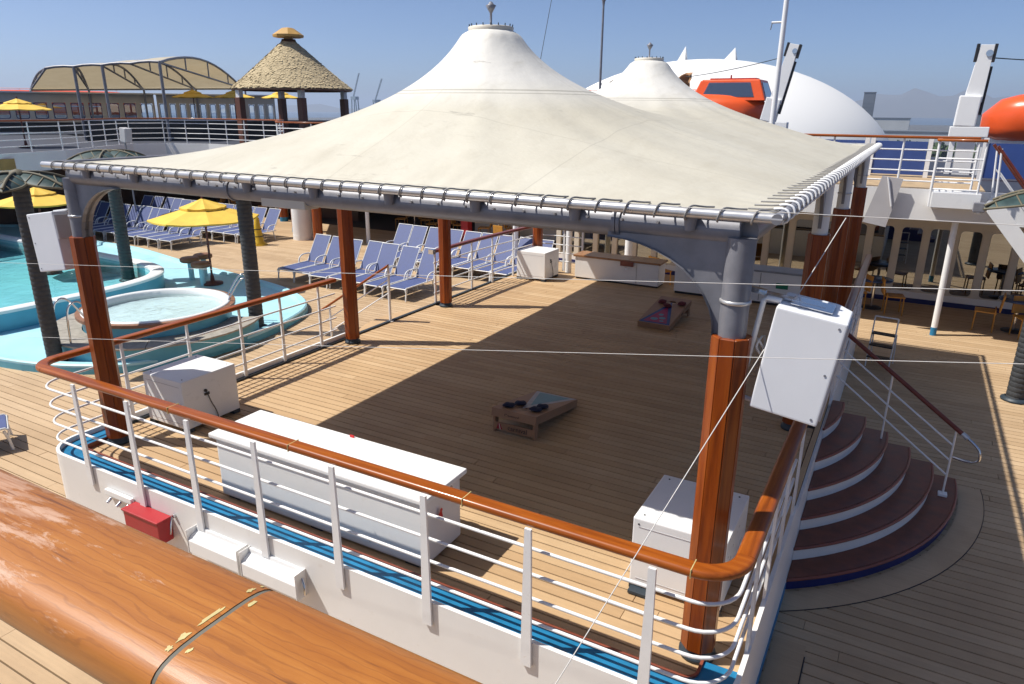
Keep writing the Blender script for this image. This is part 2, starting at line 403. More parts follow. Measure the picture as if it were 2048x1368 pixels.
# dome on the quay
dm = bmesh.new(); bmesh.ops.create_icosphere(dm, subdivisions=5, radius=1.0)
bmesh.ops.delete(dm, geom=[v for v in dm.verts if v.co.z < -.02], context='VERTS')
dome = thing('dome', 'huge white geodesic dome standing on the quay beyond the ship', 'dome', (-62,262,-21))
me = bpy.data.meshes.new('dome_shell'); dm.to_mesh(me); dm.free(); me.materials.append(M['dome_skin']); me.polygons.foreach_set('use_smooth',[True]*len(me.polygons))
sh = bpy.data.objects.new('dome_shell', me); COL.objects.link(sh); sh.parent = dome; sh.scale=(66,66,42)
mbv = MB()
for (px_,w,hh) in ((-8,2.2,5.5),(9,3.2,4.5)): mbv.add([(px_-w,-4,40.6),(px_+w*.5,-4,40.6),(px_+w*.5,0,40.8),(px_-w,0,40.8),(px_+w*.2,-2,41+hh)], [(0,1,4),(1,2,4),(2,3,4),(3,0,4)])
mbv.build('roof_fin','dome_skin',dome)
ri = MB()
for rr,z in ((66.1,.6),(65.2,6.5)): ri.tube([(rr*math.cos(2*math.pi*i/48), rr*math.sin(2*math.pi*i/48), z) for i in range(48)], .25, 4, True)
ri.build('base_ring','far_wall',dome)
def block(name,label,cat,x,y,w,d,h,mat='far_wall',base=-22,rows=0):
    o = thing(name,label,cat,(x,y,base)); MB().box(-w/2,w/2,-d/2,d/2,0,h).build('wall',mat,o)
    MB().box(-w/2-.4,w/2+.4,-d/2-.4,d/2+.4,h,h+.8).build('roof','far_dark',o)
    for r_ in range(rows):
        MB().box(-w/2+1,w/2-1,-d/2-.15,-d/2-.02,2.5+r_*3.6,4.1+r_*3.6).build('window_band','far_dark',o)
    return o
block('tower_block','slim grey tower block on the far shore right of the dome','building',-47,890,11,11,46,'far_dark',rows=10)
block('warehouse','long pale blue-grey warehouse right of the dome','building',-2,560,62,25,12.5,rows=1,base=-21)
block('warehouse','low long shed roof behind the dome edge below the tower block','building',-32,700,60,20,21,rows=2)
block('office_block','small pale building on the far shore beside the white davit','building',48,760,26,14,15,rows=3)
block('office_block','dark low building on the far shore in front of the hills','building',72,980,40,20,24,'far_dark',rows=4)
def crane(x,y,h,lean,label):
    o = thing('harbour_crane',label,'crane',(x,y,-22)); b=MB()
    for sx in (-6,6): b.cyl((sx,0,0),(sx*.6,0,h*.55),.9,n=6); b.cyl((sx,6,0),(sx*.6,6,h*.55),.9,n=6)
    b.build('portal','crane_steel',o); b=MB(); b.box(-5,5,-1,7,h*.5,h*.56); b.build('machine_house','crane_steel',o)
    b=MB()
    for k in (-.9,.9): b.cyl((k,0,h*.55),(k+lean,0,h),.55,n=5)
    for i in range(7): f=i/6; b.cyl((-.9+lean*f,0,h*.55+h*.45*f),(.9+lean*(min(1,f+.1)),0,h*.55+h*.45*min(1,f+.1)),.25,n=4)
    b.build('boom','crane_steel',o)
crane(-785,905,78,14,'blue-grey harbour crane, taller of the two beside the thatched gazebo')
crane(-752,918,70,15,'blue-grey harbour crane, shorter of the two right of the thatched gazebo')
tr = MB()
for i in range(420):
    x=rnd.uniform(-6,95); y=rnd.uniform(330,470); h=rnd.uniform(4,10); s=rnd.uniform(2,4.5)
    base=Vector((x,y,-21))
    for k in range(14):
        c=base+Vector((rnd.gauss(0,s*.5),rnd.gauss(0,s*.5),h*rnd.uniform(.35,1.0)))
        a=Vector((rnd.gauss(0,1),rnd.gauss(0,1),rnd.gauss(0,1))).normalized()*s*.5; b_=a.orthogonal().normalized()*s*.45
        tr.add([c-a,c+b_,c+a,c-b_],[(0,1,2,3)])
tag(tr.build('far_trees','grass'),'dark green trees in a mass right of the dome','trees',kind='stuff')

# ------------------------------------------------------------------ ship decks and planking
struct('lower_deck', MB().box(-48,30,-9,30,L-.4,L-.022), 'caulk')
DECK = bpy.data.objects['lower_deck']
def planking(parent, spans, z, width, mat, lmin, lmax, seed, maxobj, part, gap=.011, th=.02):
    rg = random.Random(seed); rows=[]
    for (y0,y1,segs) in spans:
        for (xa,xb) in segs:
            x = xa - rg.uniform(0,lmax)
            while x < xb:
                ln = round(rg.uniform(lmin,lmax),1); a=max(x,xa); b=min(x+ln,xb); x += ln
                if b-a > .12: rows.append((a,b-gap*.45,y0,y1))
    def score(r):
        best=-1
        for fx in (.1,.5,.9):
            q = project((r[0]+(r[1]-r[0])*fx,(r[2]+r[3])/2,z))
            if q and -60<q[0]<2110 and 60<q[1]<1430: best=max(best,(r[1]-r[0])/q[2]**2)
        return best
    rows.sort(key=score, reverse=True); cache={}
    for r in rows[:maxobj]:
        w=round(r[1]-r[0],2); key=w
        if key not in cache:
            h=width/2-gap/2; mb=MB(); mb.add([(-w/2,-h,-th),(w/2,-h,-th),(w/2,h,-th),(-w/2,h,-th),(-w/2+.002,-h+.002,0),(w/2-.002,-h+.002,0),(w/2-.002,h-.002,0),(-w/2+.002,h-.002,0)],
                [(4,5,6,7),(0,1,5,4),(1,2,6,5),(2,3,7,6),(3,0,4,7)]); cache[key]=mb.mesh('plank')
        o=link('plank',cache[key],mat,parent); o.location=((r[0]+r[1])/2,(r[2]+r[3])/2,z+rg.uniform(-.0012,.0012))
    mb=MB()
    for r in rows[maxobj:]:
        h0=r[2]+gap/2; h1=r[3]-gap/2
        mb.add([(r[0],h0,z),(r[1],h0,z),(r[1],h1,z),(r[0],h1,z),(r[0],h0,z-th),(r[1],h0,z-th),(r[1],h1,z-th),(r[0],h1,z-th)],[(0,1,2,3),(4,5,1,0),(5,6,2,1),(6,7,3,2),(7,4,0,3)])
    o=mb.build(part,mat,parent); tag(o,kind='stuff')
spans=[]; y=-6.0
while y < 17.9:
    y1=y+.145
    if -.62 < (y+y1)/2 < 11.0: segs=[(-24,-.5),(7.07,13)]
    else: segs=[(-24,13)]
    spans.append((y,y1,segs)); y=y1
planking(DECK, spans, L, .145, 'teak_deck', 3.0, 5.6, 3, 300, 'far_planking')

stage = MB().box(-.46,7.04,-.33,11.0,L+.01,-.022); struct('stage_deck', stage, 'caulk')
STAGE = bpy.data.objects['stage_deck']
spans=[]; y=-.30
while y < 10.95:
    spans.append((y,y+.12,[(-.40,6.98)])); y+=.12
planking(STAGE, spans, 0.0, .12, 'teak_stage', 2.6, 4.8, 5, 300, 'far_planking')
mb=MB()                                                     # dark margin strip the left posts stand on
mb.box(-.46,-.405,-.28,11.0,-.02,.03); mb.build('margin_strip','dark_base',STAGE)
MB().box(6.985,7.04,-.28,11.0,-.02,.006).build('margin_board','teak_stage',STAGE)
# bulging landing in front of the side steps
mb=MB(); mb.prism([(-.462,4.5)]+[(-.462-.32*math.sin(math.pi*i/12),4.5+2.2*i/12) for i in range(1,12)]+[(-.462,6.7)],-.03,.003); mb.build('landing_board','teak_stage',STAGE)
# camera deck behind the near hand rail
struct('camera_deck', MB().box(-6,20,-9,-3.80,1.9,2.1), 'tan_deck')

# ------------------------------------------------------------------ stage wall
def upath(off, z, x0=-.46, x1=7.05, y0=-.575, yl=4.35, yr=2.3, r=.34):
    r-= -off*0
    return ([(x0-off,yl,z)]+arc(x0+r,y0+r,r+off,180,270,8,z)+arc(x1-r,y0+r,r+off,270,360,8,z)+[(x1+off,yr,z)])
wall = thing('stage_wall','white painted steel side wall around the raised stage','wall',(0,0,0))
MB().sweep(upath(0,0), [(-.005,L+.12),(.03,L+.12),(.03,.10),(-.005,.10)], smooth=False).build('wall_panel','white_paint',wall)
MB().sweep(upath(0,0), [(-.01,L),(.035,L),(.035,L+.12),(-.01,L+.12)], smooth=False).build('blue_skirting','blue_paint',wall)
ins=[(-.455,.1,0)]+arc(-.46+.34,-.575+.34,.33,180,270,8)+arc(7.05-.34,-.575+.34,.33,270,360,8)+[(7.04,-.1,0)]
MB().sweep(ins, [(0.0,.045),(-.235,.035),(-.235,-.05),(0.0,-.05)], smooth=False).build('waterway','blue_paint',wall)
MB().sweep(ins, [(-.232,.055),(-.252,.055),(-.252,-.05),(-.232,-.05)], smooth=False).build('waterway_kerb','nosing',wall)
MB().box(7.05,7.08,2.3,2.36,L,.04).build('end_plate','white_paint',wall)
MB().box(-.49,-.465,4.4,11.0,L,-.04).build('side_panel','white_paint',wall)
MB().box(7.045,7.075,5.4,11.0,L,.02).build('side_panel','white_paint',wall)
MB().box(7.045,7.077,2.36,5.6,L,-.03).build('side_panel','white_paint',wall)
MB().box(-.46,7.05,11.005,11.03,L,-.04).build('back_panel','white_paint',wall)

# ------------------------------------------------------------------ railings
RSEC = rrect(.125,.062,.028,5)
def railing(name,label,path,posts,mat_segs,bars=(.84,.63,.43,.23),h=1.07,post_out=.035,post_w=.07,foot=-.05,cat='railing',joint=True,rail_sec=None):
    """path: handrail centre line (z ignored). mat_segs: list of (i0,i1,material) index ranges of the path"""
    o = thing(name,label,cat)
    sec = rail_sec or RSEC
    for i0,i1,mt in mat_segs:
        MB().sweep([(p[0],p[1],h) for p in path[i0:i1+1]], sec).build('handrail',mt,o)
    for b in bars: MB().tube([(p[0],p[1],b) for p in path],.0135,7).build('bar','white_rail',o)
    for (x,y,rz) in posts:
        m = Matrix.Translation((x,y,0))@Matrix.Rotation(rz,4,'Z'); mb=MB()
        w=post_w/2
        for z0,z1,w0,w1 in ((foot,.45,w*1.15,w),(.45,h-.03,w,w*.75)):
            mb.add([m@Vector(p) for p in ((-w0,-post_out-.011,z0),(w0,-post_out-.011,z0),(w0,-post_out+.011,z0),(-w0,-post_out+.011,z0),(-w1,-post_out-.011,z1),(w1,-post_out-.011,z1),(w1,-post_out+.011,z1),(-w1,-post_out+.011,z1))],
               [(0,3,2,1),(4,5,6,7),(0,1,5,4),(1,2,6,5),(2,3,7,6),(3,0,4,7)])
        mb.build('post','white_rail',o)
    return o
xl,xr,yf,rc = -.43,7.02,-.55,.26
path = [(xl,4.12),(xl,3.0),(xl,1.5)]+[p[:2] for p in arc(xl+rc,yf+rc,rc,180,270,8)]
n0=len(path)-1
path += [(1.9,yf),(3.42,yf),(5.12,yf)]; n1=len(path)-1
path += [p[:2] for p in arc(xr-rc,yf+rc,rc,270,360,8)]; n2=len(path)-1
path += [(xr,.75),(xr,2.2)]
posts=[(x,yf-.01,0) for x in (.42,1.29,2.16,3.02,3.9,4.79,5.66,6.53)]
posts+=[(xl,y_,-math.pi/2) for y_ in (.45,1.35,2.2,2.95,3.75)]+[(xr,y_,math.pi/2) for y_ in (.1,.75,1.4,2.15)]
FR=railing('stage_railing','varnished wooden handrail with white posts and bars around the front of the stage',path,[],
    [(0,n0-8,'varnish_y'),(n0-8,n0,'varnish_x'),(n0,n0+1,'varnish_x'),(n0+1,n0+2,'varnish_x'),(n0+2,n1,'varnish_x'),(n1,n2,'varnish_x'),(n2,len(path)-1,'varnish_y')])
def posts_to(o, posts, h=1.07, foot=-.05, out=.035, w=.035, z0=0.0, mat='white_rail'):
    for (x,y,rz) in posts:
        m=Matrix.Translation((x,y,z0))@Matrix.Rotation(rz,4,'Z'); mb=MB()
        for za,zb,wa,wb in ((foot,.45,w*1.2,w),(.45,h-.03,w,w*.7)):
            mb.add([m@Vector(p) for p in ((-wa,-out-.011,za),(wa,-out-.011,za),(wa,-out+.011,za),(-wa,-out+.011,za),(-wb,-out-.011,zb),(wb,-out-.011,zb),(wb,-out+.011,zb),(-wb,-out+.011,zb))],
               [(0,3,2,1),(4,5,6,7),(0,1,5,4),(1,2,6,5),(2,3,7,6),(3,0,4,7)])
        mb.build('post',mat,o)
posts_to(FR,[p for p in posts if p[1]<-.4],foot=-.10,out=.062); posts_to(FR,[p for p in posts if p[1]>-.4 and p[0]<0],foot=.0,out=.0,w=.022); posts_to(FR,[p for p in posts if p[1]>-.4 and p[0]>1])
for x in (1.9,3.42,5.12,6.76): MB().box(x-.003,x+.003,yf-.0635,yf+.0635,1.04,1.1018).build('joint_line','seam_pale',FR)
# rail pairs: second part of the left side, the back and the right side behind the steps
p2=[(-.45,6.95),(-.43,8.4),(-.36,9.6),(-.25,10.8),(-.12,11.08),(.15,11.12),(.95,11.12)]
SR=railing('stage_railing','dark varnished handrail with white bars behind the rear white box',p2,[],[(0,6,'varnish_dark')])
posts_to(SR,[(-.45,7.0,-math.pi/2),(-.44,8.35,-math.pi/2),(-.40,9.15,-math.pi/2),(-.34,10.0,-math.pi/2),(-.15,11.0,-math.pi/4),(.45,11.12,0),(.93,11.12,0)],foot=0,out=0,w=.025)
MB().box(-.5,-.39,6.86,6.96,1.03,1.12).build('end_cap','steel',SR)
p3=[(7.05,11.0),(7.05,5.55)]
RR=railing('stage_railing','white panelled railing along the right side of the stage behind the curved steps',p3,[],[(0,1,'varnish_dark')])
posts_to(RR,[(7.05,y_,math.pi/2) for y_ in (5.6,7.1,8.6,10.1,10.95)],foot=0,out=0,w=.05)
MB().box(7.035,7.065,5.6,7.1,.02,.98).build('panel','white_paint',RR)

# ------------------------------------------------------------------ big tent over the stage
TX0,TX1,TY0,TY1,EZ = -.27,6.93,-.10,10.75,3.14
tent = thing('stage_canopy','cream double-peaked tension tent roof on steel columns over the stage','canopy')
nx,ny = 110,164
X=np.linspace(TX0+.075,TX1-.075,nx); Y=np.linspace(TY0+.075,TY1-.075,ny); XX,YY=np.meshgrid(X,Y,indexing='ij')
PK=[(3.45,2.62),(3.45,7.72)]; PZ=4.535; PR=.335
Z=np.full((nx,ny),EZ+.01)
mask=np.zeros((nx,ny),bool)
for (a,b) in PK:
    d=np.hypot(XX-a,YY-b); mask|=d<PR; Z=np.maximum(Z,EZ+1.36*np.clip(1-np.log(np.maximum(d,PR)/PR)/2.3,0,1))
for (a,b) in PK:
    d=np.hypot(XX-a,YY-b); Z=np.where(d<PR,PZ-.10*(d/PR)**3.2,Z)
Z[0,:]=Z[-1,:]=EZ+.01; Z[:,0]=Z[:,-1]=EZ+.01
dx2=(X[1]-X[0])**2; dy2=(Y[1]-Y[0])**2; den=2*(1/dx2+1/dy2)
for it in range(900):
    for par in (0,1):
        N=((np.roll(Z,1,0)+np.roll(Z,-1,0))/dx2+(np.roll(Z,1,1)+np.roll(Z,-1,1))/dy2)/den
        sel=((np.add.outer(np.arange(nx),np.arange(ny))%2)==par)&~mask; sel[0,:]=sel[-1,:]=False; sel[:,0]=sel[:,-1]=False
        Z=np.where(sel,Z+1.85*(N-Z),Z)
Zb=EZ+.01; Z=Zb+(PZ-Zb)*np.clip((Z-Zb)/(PZ-Zb),0,1)**.90
# slack cloth: faint creases that run from the masts to the eaves
cr=np.zeros_like(Z)
for (a,b) in PK:
    th=np.arctan2(YY-b,XX-a); d=np.hypot(XX-a,YY-b)
    cr+=np.exp(-((d-2.2)/1.3)**2)*(.006*np.sin(th*16+.6)+.004*np.sin(th*27))
cr*=np.minimum(1,np.minimum.reduce([XX-X[0],X[-1]-XX,YY-Y[0],Y[-1]-YY])/.5)
Z=Z+cr*(~mask)
# finer cloth grid, with pull wrinkles running in from the lacing and a few slack folds
n2x,n2y=250,380; X2=np.linspace(X[0],X[-1],n2x); Y2=np.linspace(Y[0],Y[-1],n2y)
Zi=np.stack([np.interp(X2,X,Z[:,j]) for j in range(ny)],1); Z=np.stack([np.interp(Y2,Y,Zi[i]) for i in range(n2x)],0)
X,Y,nx,ny=X2,Y2,n2x,n2y; XX,YY=np.meshgrid(X,Y,indexing='ij')
def pull(s_,d,pitch,amp,reach): return amp*np.cos(2*np.pi*s_/pitch+.5*np.sin(s_*1.7))*np.exp(-d/reach)*np.minimum(1,d/.02)*(.65+.35*np.sin(s_*2.9))
px_=(TX1-TX0-.3)/36; py_=(TY1-TY0-.25)/53
Z=Z+pull(XX-TX0-.22,YY-Y[0],px_,.007,.20)+pull(YY-TY0-.14,X[-1]-XX,py_,.007,.20)+pull(YY,XX-X[0],py_,.006,.2)
dd=(YY-XX*.35); Z=Z+.006*np.exp(-((XX-5.2)/1.1)**2)*np.sin(dd*7.5)*np.exp(-((YY-4.9)/1.6)**2)
vs=[(float(XX[i,j]),float(YY[i,j]),float(Z[i,j])) for i in range(nx) for j in range(ny)]
fs=[(i*ny+j,(i+1)*ny+j,(i+1)*ny+j+1,i*ny+j+1) for i in range(nx-1) for j in range(ny-1)]
MB().add(vs,fs,True).build('roof_fabric','tent_fabric',tent)
# hem rope around the cloth edge
MB().tube([(X[0],Y[0],EZ+.012),(X[-1],Y[0],EZ+.012),(X[-1],Y[-1],EZ+.012),(X[0],Y[-1],EZ+.012)],.012,6,True).build('hem','tent_fabric',tent)
pr=.031
for a,b,nm in (((TX0-.04,TY0,EZ+.015),(TX1+.03,TY0,EZ+.015),'x'),((TX1,TY0-.03,EZ+.015),(TX1,TY1+.03,EZ+.015),'y'),((TX0,TY0,EZ+.015),(TX0,TY1,EZ+.015),'y'),((TX0,TY1,EZ+.015),(TX1,TY1,EZ+.015),'x')):
    MB().cyl(a,b,pr,n=14).build('eave_pipe','pipe_metal' if nm=='x' else 'grey_metal',tent)
# gutter beams under the eaves, with flanges and studs
bz,br=3.045,.092
for a,b in (((.0,.05,bz),(6.72,.05,bz)),((6.72,.05,bz),(6.72,10.6,bz)),((-.12,.05,bz),(-.12,10.6,bz)),((0,10.6,bz),(6.72,10.6,bz))):
    MB().cyl(a,b,br,n=20).build('gutter_beam','grey_metal',tent)
for x in (2.35,5.93,5.96): MB().cyl((x-.012,.05,bz),(x+.012,.05,bz),br+.012,n=20).build('beam_flange','grey_metal',tent)
MB().box(2.75,3.25,-.03,.14,bz-.115,bz-.02).build('beam_plate','cream',tent,bevel=.01)
stud=MB().cyl((0,0,0),(0,-.022,0),.009,n=6).mesh('stud')
for i in range(26):
    o=link('stud',stud,'pipe_metal',tent); o.location=(.35+i*.235,.05-br+.006,bz+.03)
lug=MB().cyl((0,0,-.05),(0,0,.05),.032,.045,n=10).mesh('stand_off')
for i in range(9):
    o=link('stand_off',lug,'grey_metal',tent); o.location=(.35+i*.76,-.06,EZ-.045)
# lacing: rope loops from the eyelets in the hem over the pipe
lp=[(.10,.19,.020),(.075,.12,.026),(.05,.05,.036),(.03,.008,.042),(.014,-.026,.032),(.004,-.041,.0),(-.004,-.03,-.03),(-.01,.0,-.041)]
def spl(P,k=3):
    out=[]
    for i in range(len(P)-1):
        p0=Vector(P[max(i-1,0)]);p1=Vector(P[i]);p2_=Vector(P[i+1]);p3_=Vector(P[min(i+2,len(P)-1)])
        for j in range(k):
            t_=j/k; out.append(.5*((2*p1)+(p2_-p0)*t_+(2*p0-5*p1+4*p2_-p3_)*t_*t_+(3*p1-p0-3*p2_+p3_)*t_**3))
    out.append(Vector(P[-1])); return out
loop=MB().tube(spl(lp,2),.0062,6)
loopm=loop.mesh('lacing_loop'); loopw=MB().tube(spl([(x*.3,y_,z) for x,y_,z in lp[2:]],2),.008,6).mesh('lacing_loop')
k=0
nl=37
for i in range(nl):
    o=link('lacing_loop',loopm,'rope',tent); o.location=(TX0+.22+i*(TX1-TX0-.3)/(nl-1)-.05,TY0,EZ+.015); o.rotation_euler=(0,0,rnd.uniform(-.08,.08))
loopw.materials.append(M['white_rail']); eyem=MB().tube([(.03,.04,.036),(.035,.10,.03),(.04,.20,.026)],.006,5).mesh('lace_end')
nr=54
for i in range(nr):
    o=link('lacing_loop',loopw,'white_rail',tent); o.location=(TX1,TY0+.14+i*(TY1-TY0-.25)/(nr-1),EZ+.015); o.rotation_euler=(0,0,math.pi/2+rnd.uniform(-.06,.06)); e_=link('lace_end',eyem,'rope',tent); e_.location=o.location; e_.rotation_euler=o.rotation_euler
# mast rings and finials
for (a,b) in PK:
    ring=MB().lathe([(.235,-.03),(.24,.004),(.225,.012),(.05,.016),(.0,.016)],32,(a,b,PZ)).build('peak_ring','cream',tent)
    spk=MB()
    for i in range(18):
        t_=2*math.pi*i/18; spk.cyl((a+.225*math.cos(t_),b+.225*math.sin(t_),PZ),(a+.23*math.cos(t_),b+.23*math.sin(t_),PZ+.032),.006,n=5)
    tag(spk.build('ring_bolt','dark_base',ring),kind='stuff')
    MB().lathe([(.022,0),(.022,.02),(.012,.03),(.012,.13),(.03,.16),(.055,.205),(.03,.215),(.022,.23),(.0,.245)],12,(a,b,PZ+.012)).build('finial','grey_metal',tent)
# columns
def gusset(w=.78,h=.58,n=10):
    P=[(0,0),(-w,0),(-w,-.03)]
    for i in range(n+1):
        a=R(90-90*i/n); P.append((-w+ (w-.05)*math.sin(math.pi/2*i/n), -.03-(h-.03)*(1-math.cos(math.pi/2*i/n))))
    P.append((0,-h)); return P
COLS=[(-.08,.03),(-.22,4.25),(-.17,6.95),(-.03,10.65),(6.73,0.0),(6.73,4.38),(6.74,6.95),(6.74,10.45)]
stv=[]
def stave_mesh():
    mb=MB(); ro,ri_=.114,.088; a0=-math.pi/8+.012; a1=math.pi/8-.012
    P=[(ro/math.cos(math.pi/8)*math.cos(a0),ro/math.cos(math.pi/8)*math.sin(a0)),(ro/math.cos(math.pi/8)*math.cos(a1),ro/math.cos(math.pi/8)*math.sin(a1)),(ri_*math.cos(a1),ri_*math.sin(a1)),(ri_*math.cos(a0),ri_*math.sin(a0))]
    return mb.prism(P,0.0,2.33).mesh('timber_stave',bevel=.004,seg=1)
sm=stave_mesh()
for ci,(x,y_) in enumerate(COLS):
    core=MB().cyl((x,y_,.0),(x,y_,3.02),.086,n=20).build('column','grey_metal' if ci in (0,4) else ('white_paint' if ci>4 else 'grey_metal'),tent)
    for k in range(8):
        o=link('timber_stave',sm,'varnish_z',core); o.location=(x,y_,.085); o.rotation_euler=(0,0,k*math.pi/4)
    MB().lathe([(.0,.0),(.13,.0),(.13,.03),(.108,.04),(.108,.09)],20,(x,y_,.004)).build('base_ring','dark_base',core)
    MB().lathe([(.087,0),(.095,.003),(.095,.022),(.087,.025)],20,(x,y_,2.62)).build('collar','pipe_metal',core)
    s=1 if x<3 else -1
    G=gusset()
    if ci in (0,4,3,7):
        mb=MB(); yy=y_; mb.add([(x-s*(p[0]) if False else x+s*(-p[0]+.06)*1.0,yy-.02,2.99+p[1]) for p in G]+[(x+s*(-p[0]+.06),yy+.02,2.99+p[1]) for p in G],
            [tuple(range(len(G)-1,-1,-1)),tuple(range(len(G),2*len(G)))]+[(i,(i+1)%len(G),len(G)+(i+1)%len(G),len(G)+i) for i in range(len(G))])
        mb.build('gusset','grey_metal',tent,fixn=True)
        fl=MB(); pts=[Vector((x+s*(-p[0]+.06),yy,2.99+p[1])) for p in G[2:-1]]
        for i in range(len(pts)-1):
            a_,b_=pts[i],pts[i+1]; fl.add([a_+Vector((0,-.06,0)),a_+Vector((0,.06,0)),b_+Vector((0,.06,0)),b_+Vector((0,-.06,0))],[(0,1,2,3)],True)
        fl.build('gusset_flange','grey_metal',tent)
    d=1 if y_<1 else -1
    if ci in (0,4,5,6,7):
        G2=gusset(.5,.5); mb=MB(); mb.add([(x-.018,y_+d*(-p[0]+.06),2.99+p[1]) for p in G2]+[(x+.018,y_+d*(-p[0]+.06),2.99+p[1]) for p in G2],
            [tuple(range(len(G2)-1,-1,-1)),tuple(range(len(G2),2*len(G2)))]+[(i,(i+1)%len(G2),len(G2)+(i+1)%len(G2),len(G2)+i) for i in range(len(G2))])
        mb.build('gusset','grey_metal',tent,fixn=True)

# ------------------------------------------------------------------ near hand rail in front of the camera
nr_=thing('near_handrail','wide worn varnished wooden handrail close to the camera','handrail')
sec=[(.076*math.copysign(abs(math.cos(R(a)))**.55,math.cos(R(a))), .036*math.copysign(abs(math.sin(R(a)))**.6,math.sin(R(a)))) for a in range(0,360,12)]
ry,rz_=-3.935,3.214
MB().sweep([(3.0,ry,rz_),(5.0,ry,rz_),(7.026,ry,rz_)],sec).build('rail_section','weathered_rail',nr_)
MB().sweep([(7.032,ry,rz_),(8.5,ry,rz_),(11.0,ry,rz_)],sec).build('rail_section','weathered_rail',nr_)
sec2=[(a*.985,b*.975) for a,b in sec]; MB().sweep([(7.020,ry,rz_),(7.038,ry,rz_)],sec2).build('joint_caulk','groove',nr_)
chip=MB()
for (ax,al,w_,h_) in ((7.0195,66,.003,.0028),(7.019,78,.0045,.0038),(7.0185,90,.003,.0022),(7.0385,104,.003,.0025),(7.0185,118,.005,.0025),(7.019,136,.003,.0018),(7.039,72,.003,.002),(7.0195,150,.002,.002)):
    q=[]
    for i in range(13):
        t_=2*math.pi*i/13; rr_=1+rnd.uniform(-.45,.45); aa=R(al)+ (w_*rr_*math.sin(t_))/.055
        ca,sa=math.cos(aa),math.sin(aa)
        q.append((ax+h_*rr_*math.cos(t_), ry+.0766*math.copysign(abs(ca)**.55,ca)*-1*-1*-1, rz_+.0364*math.copysign(abs(sa)**.6,sa)))
    chip.add(q,[tuple(range(13))])
tag(chip.build('bare_chip','seam_pale',nr_),kind='stuff')
for x in (3.6,5.4,8.9,10.6): MB().box(x-.03,x+.03,ry-.02,ry+.02,2.1,3.18).build('post','white_rail',nr_)

# ------------------------------------------------------------------ things on the stage
def cover_box(label, x0,x1,y0,y1, zt=.66, latch='x', front=None):
    o=thing('speaker_cabinet',label,'cabinet',((x0+x1)/2,(y0+y1)/2,0),group='white boxes on the stage'); w=(x1-x0)/2; d=(y1-y0)/2
    MB().box(-w,w,-d,d,.05,zt).build('body','white_clean',o,bevel=.012)
    for sx in (-1,1):
        for sy in (-1,1): MB().box(sx*w-.1*(sx>0)-.0,sx*w+.1*(sx<0),sy*d-.1*(sy>0),sy*d+.1*(sy<0),.004,.05).build('foot','dark_base',o)
    for sx in (-1,1):
        for sy in (-1,1): MB().cyl((sx*(w-.07),sy*(d-.07),zt-.001),(sx*(w-.07),sy*(d-.07),zt+.004),.008,n=8).build('screw','black',o)
    MB().box(-w+.05,w-.05,-d-.003,-d+.001,.11,.114).build('panel_joint','speaker_grey',o); MB().box(-w+.05,w-.05,-d-.003,-d+.001,zt-.075,zt-.071).build('panel_joint','speaker_grey',o)
    if latch=='x':
        MB().box(w-.001,w+.012,-.1,-.03,.40,.43).build('latch','black',o); MB().tube(spl([(w+.012,-.06,.42),(w+.02,-.03,.3),(w+.02,.02,.18),(w+.01,.05,.06),(w+.02,.0,.012)]),.006,6).build('power_cord','black',o)
        MB().cyl((w,-.08,.46),(w+.02,-.08,.46),.02,n=8).build('socket','black',o)
    else:
        MB().cyl((-w+.05,-d,zt-.05),(-w+.05,-d-.004,zt-.05),.008,n=8).build('screw','black',o)
        MB().box(-w+.02,-w+.18,-d-.09,-d-.005,.01,.04).build('cable_block','dark_base',o,bevel=.006)
    return o
cover_box('cube-shaped white box in the front left corner beside the wooden column',-.26,.45,.55,1.33)
cover_box('white box behind the large right front column, half in shade',6.04,6.78,.46,1.26,latch='f')
cover_box('white box at the rear of the stage in front of the far wooden column',-.13,.60,9.80,10.52)

ch=thing('storage_chest','long white storage chest standing just inside the front railing','chest',(3.22,.08,0))
MB().box(-1.24,1.24,-.29,.29,.03,.655).build('body','white_paint',ch,bevel=.02)
MB().box(-1.29,1.29,-.33,.33,.655,.705).build('lid','white_clean',ch,bevel=.014)
for sx in (-1.1,0,1.1): MB().box(sx-.07,sx+.07,-.27,.27,.003,.03).build('foot','dark_base',ch)
for x in (-.8,0,.8): MB().box(x-.05,x+.05,.33,.338,.62,.70).build('hinge','steel',ch)
MB().box(-.66,.66,-.302,-.29,.10,.15).build('base_moulding','white_paint',ch,bevel=.003)
pad=MB().box(1.24,1.262,.10,.155,.50,.57).build('padlock','black',ch,bevel=.006); MB().tube([(1.25,.11,.57),(1.25,.115,.61),(1.25,.128,.62),(1.25,.14,.61),(1.25,.145,.57)],.006,6).build('shackle','steel',pad)
MB().add([(1.262,-.10,.42),(1.268,-.05,.50),(1.268,-.03,.48),(1.262,-.06,.40)],[(0,1,2,3)]).add([(1.262,-.02,.40),(1.268,-.05,.50),(1.268,-.07,.49),(1.262,-.05,.39)],[(0,1,2,3)]).build('ribbon_tag','red_ribbon',ch)
MB().box(-.03,.02,.29,.30,.7,.73).build('ribbon_tag','red_ribbon',ch)

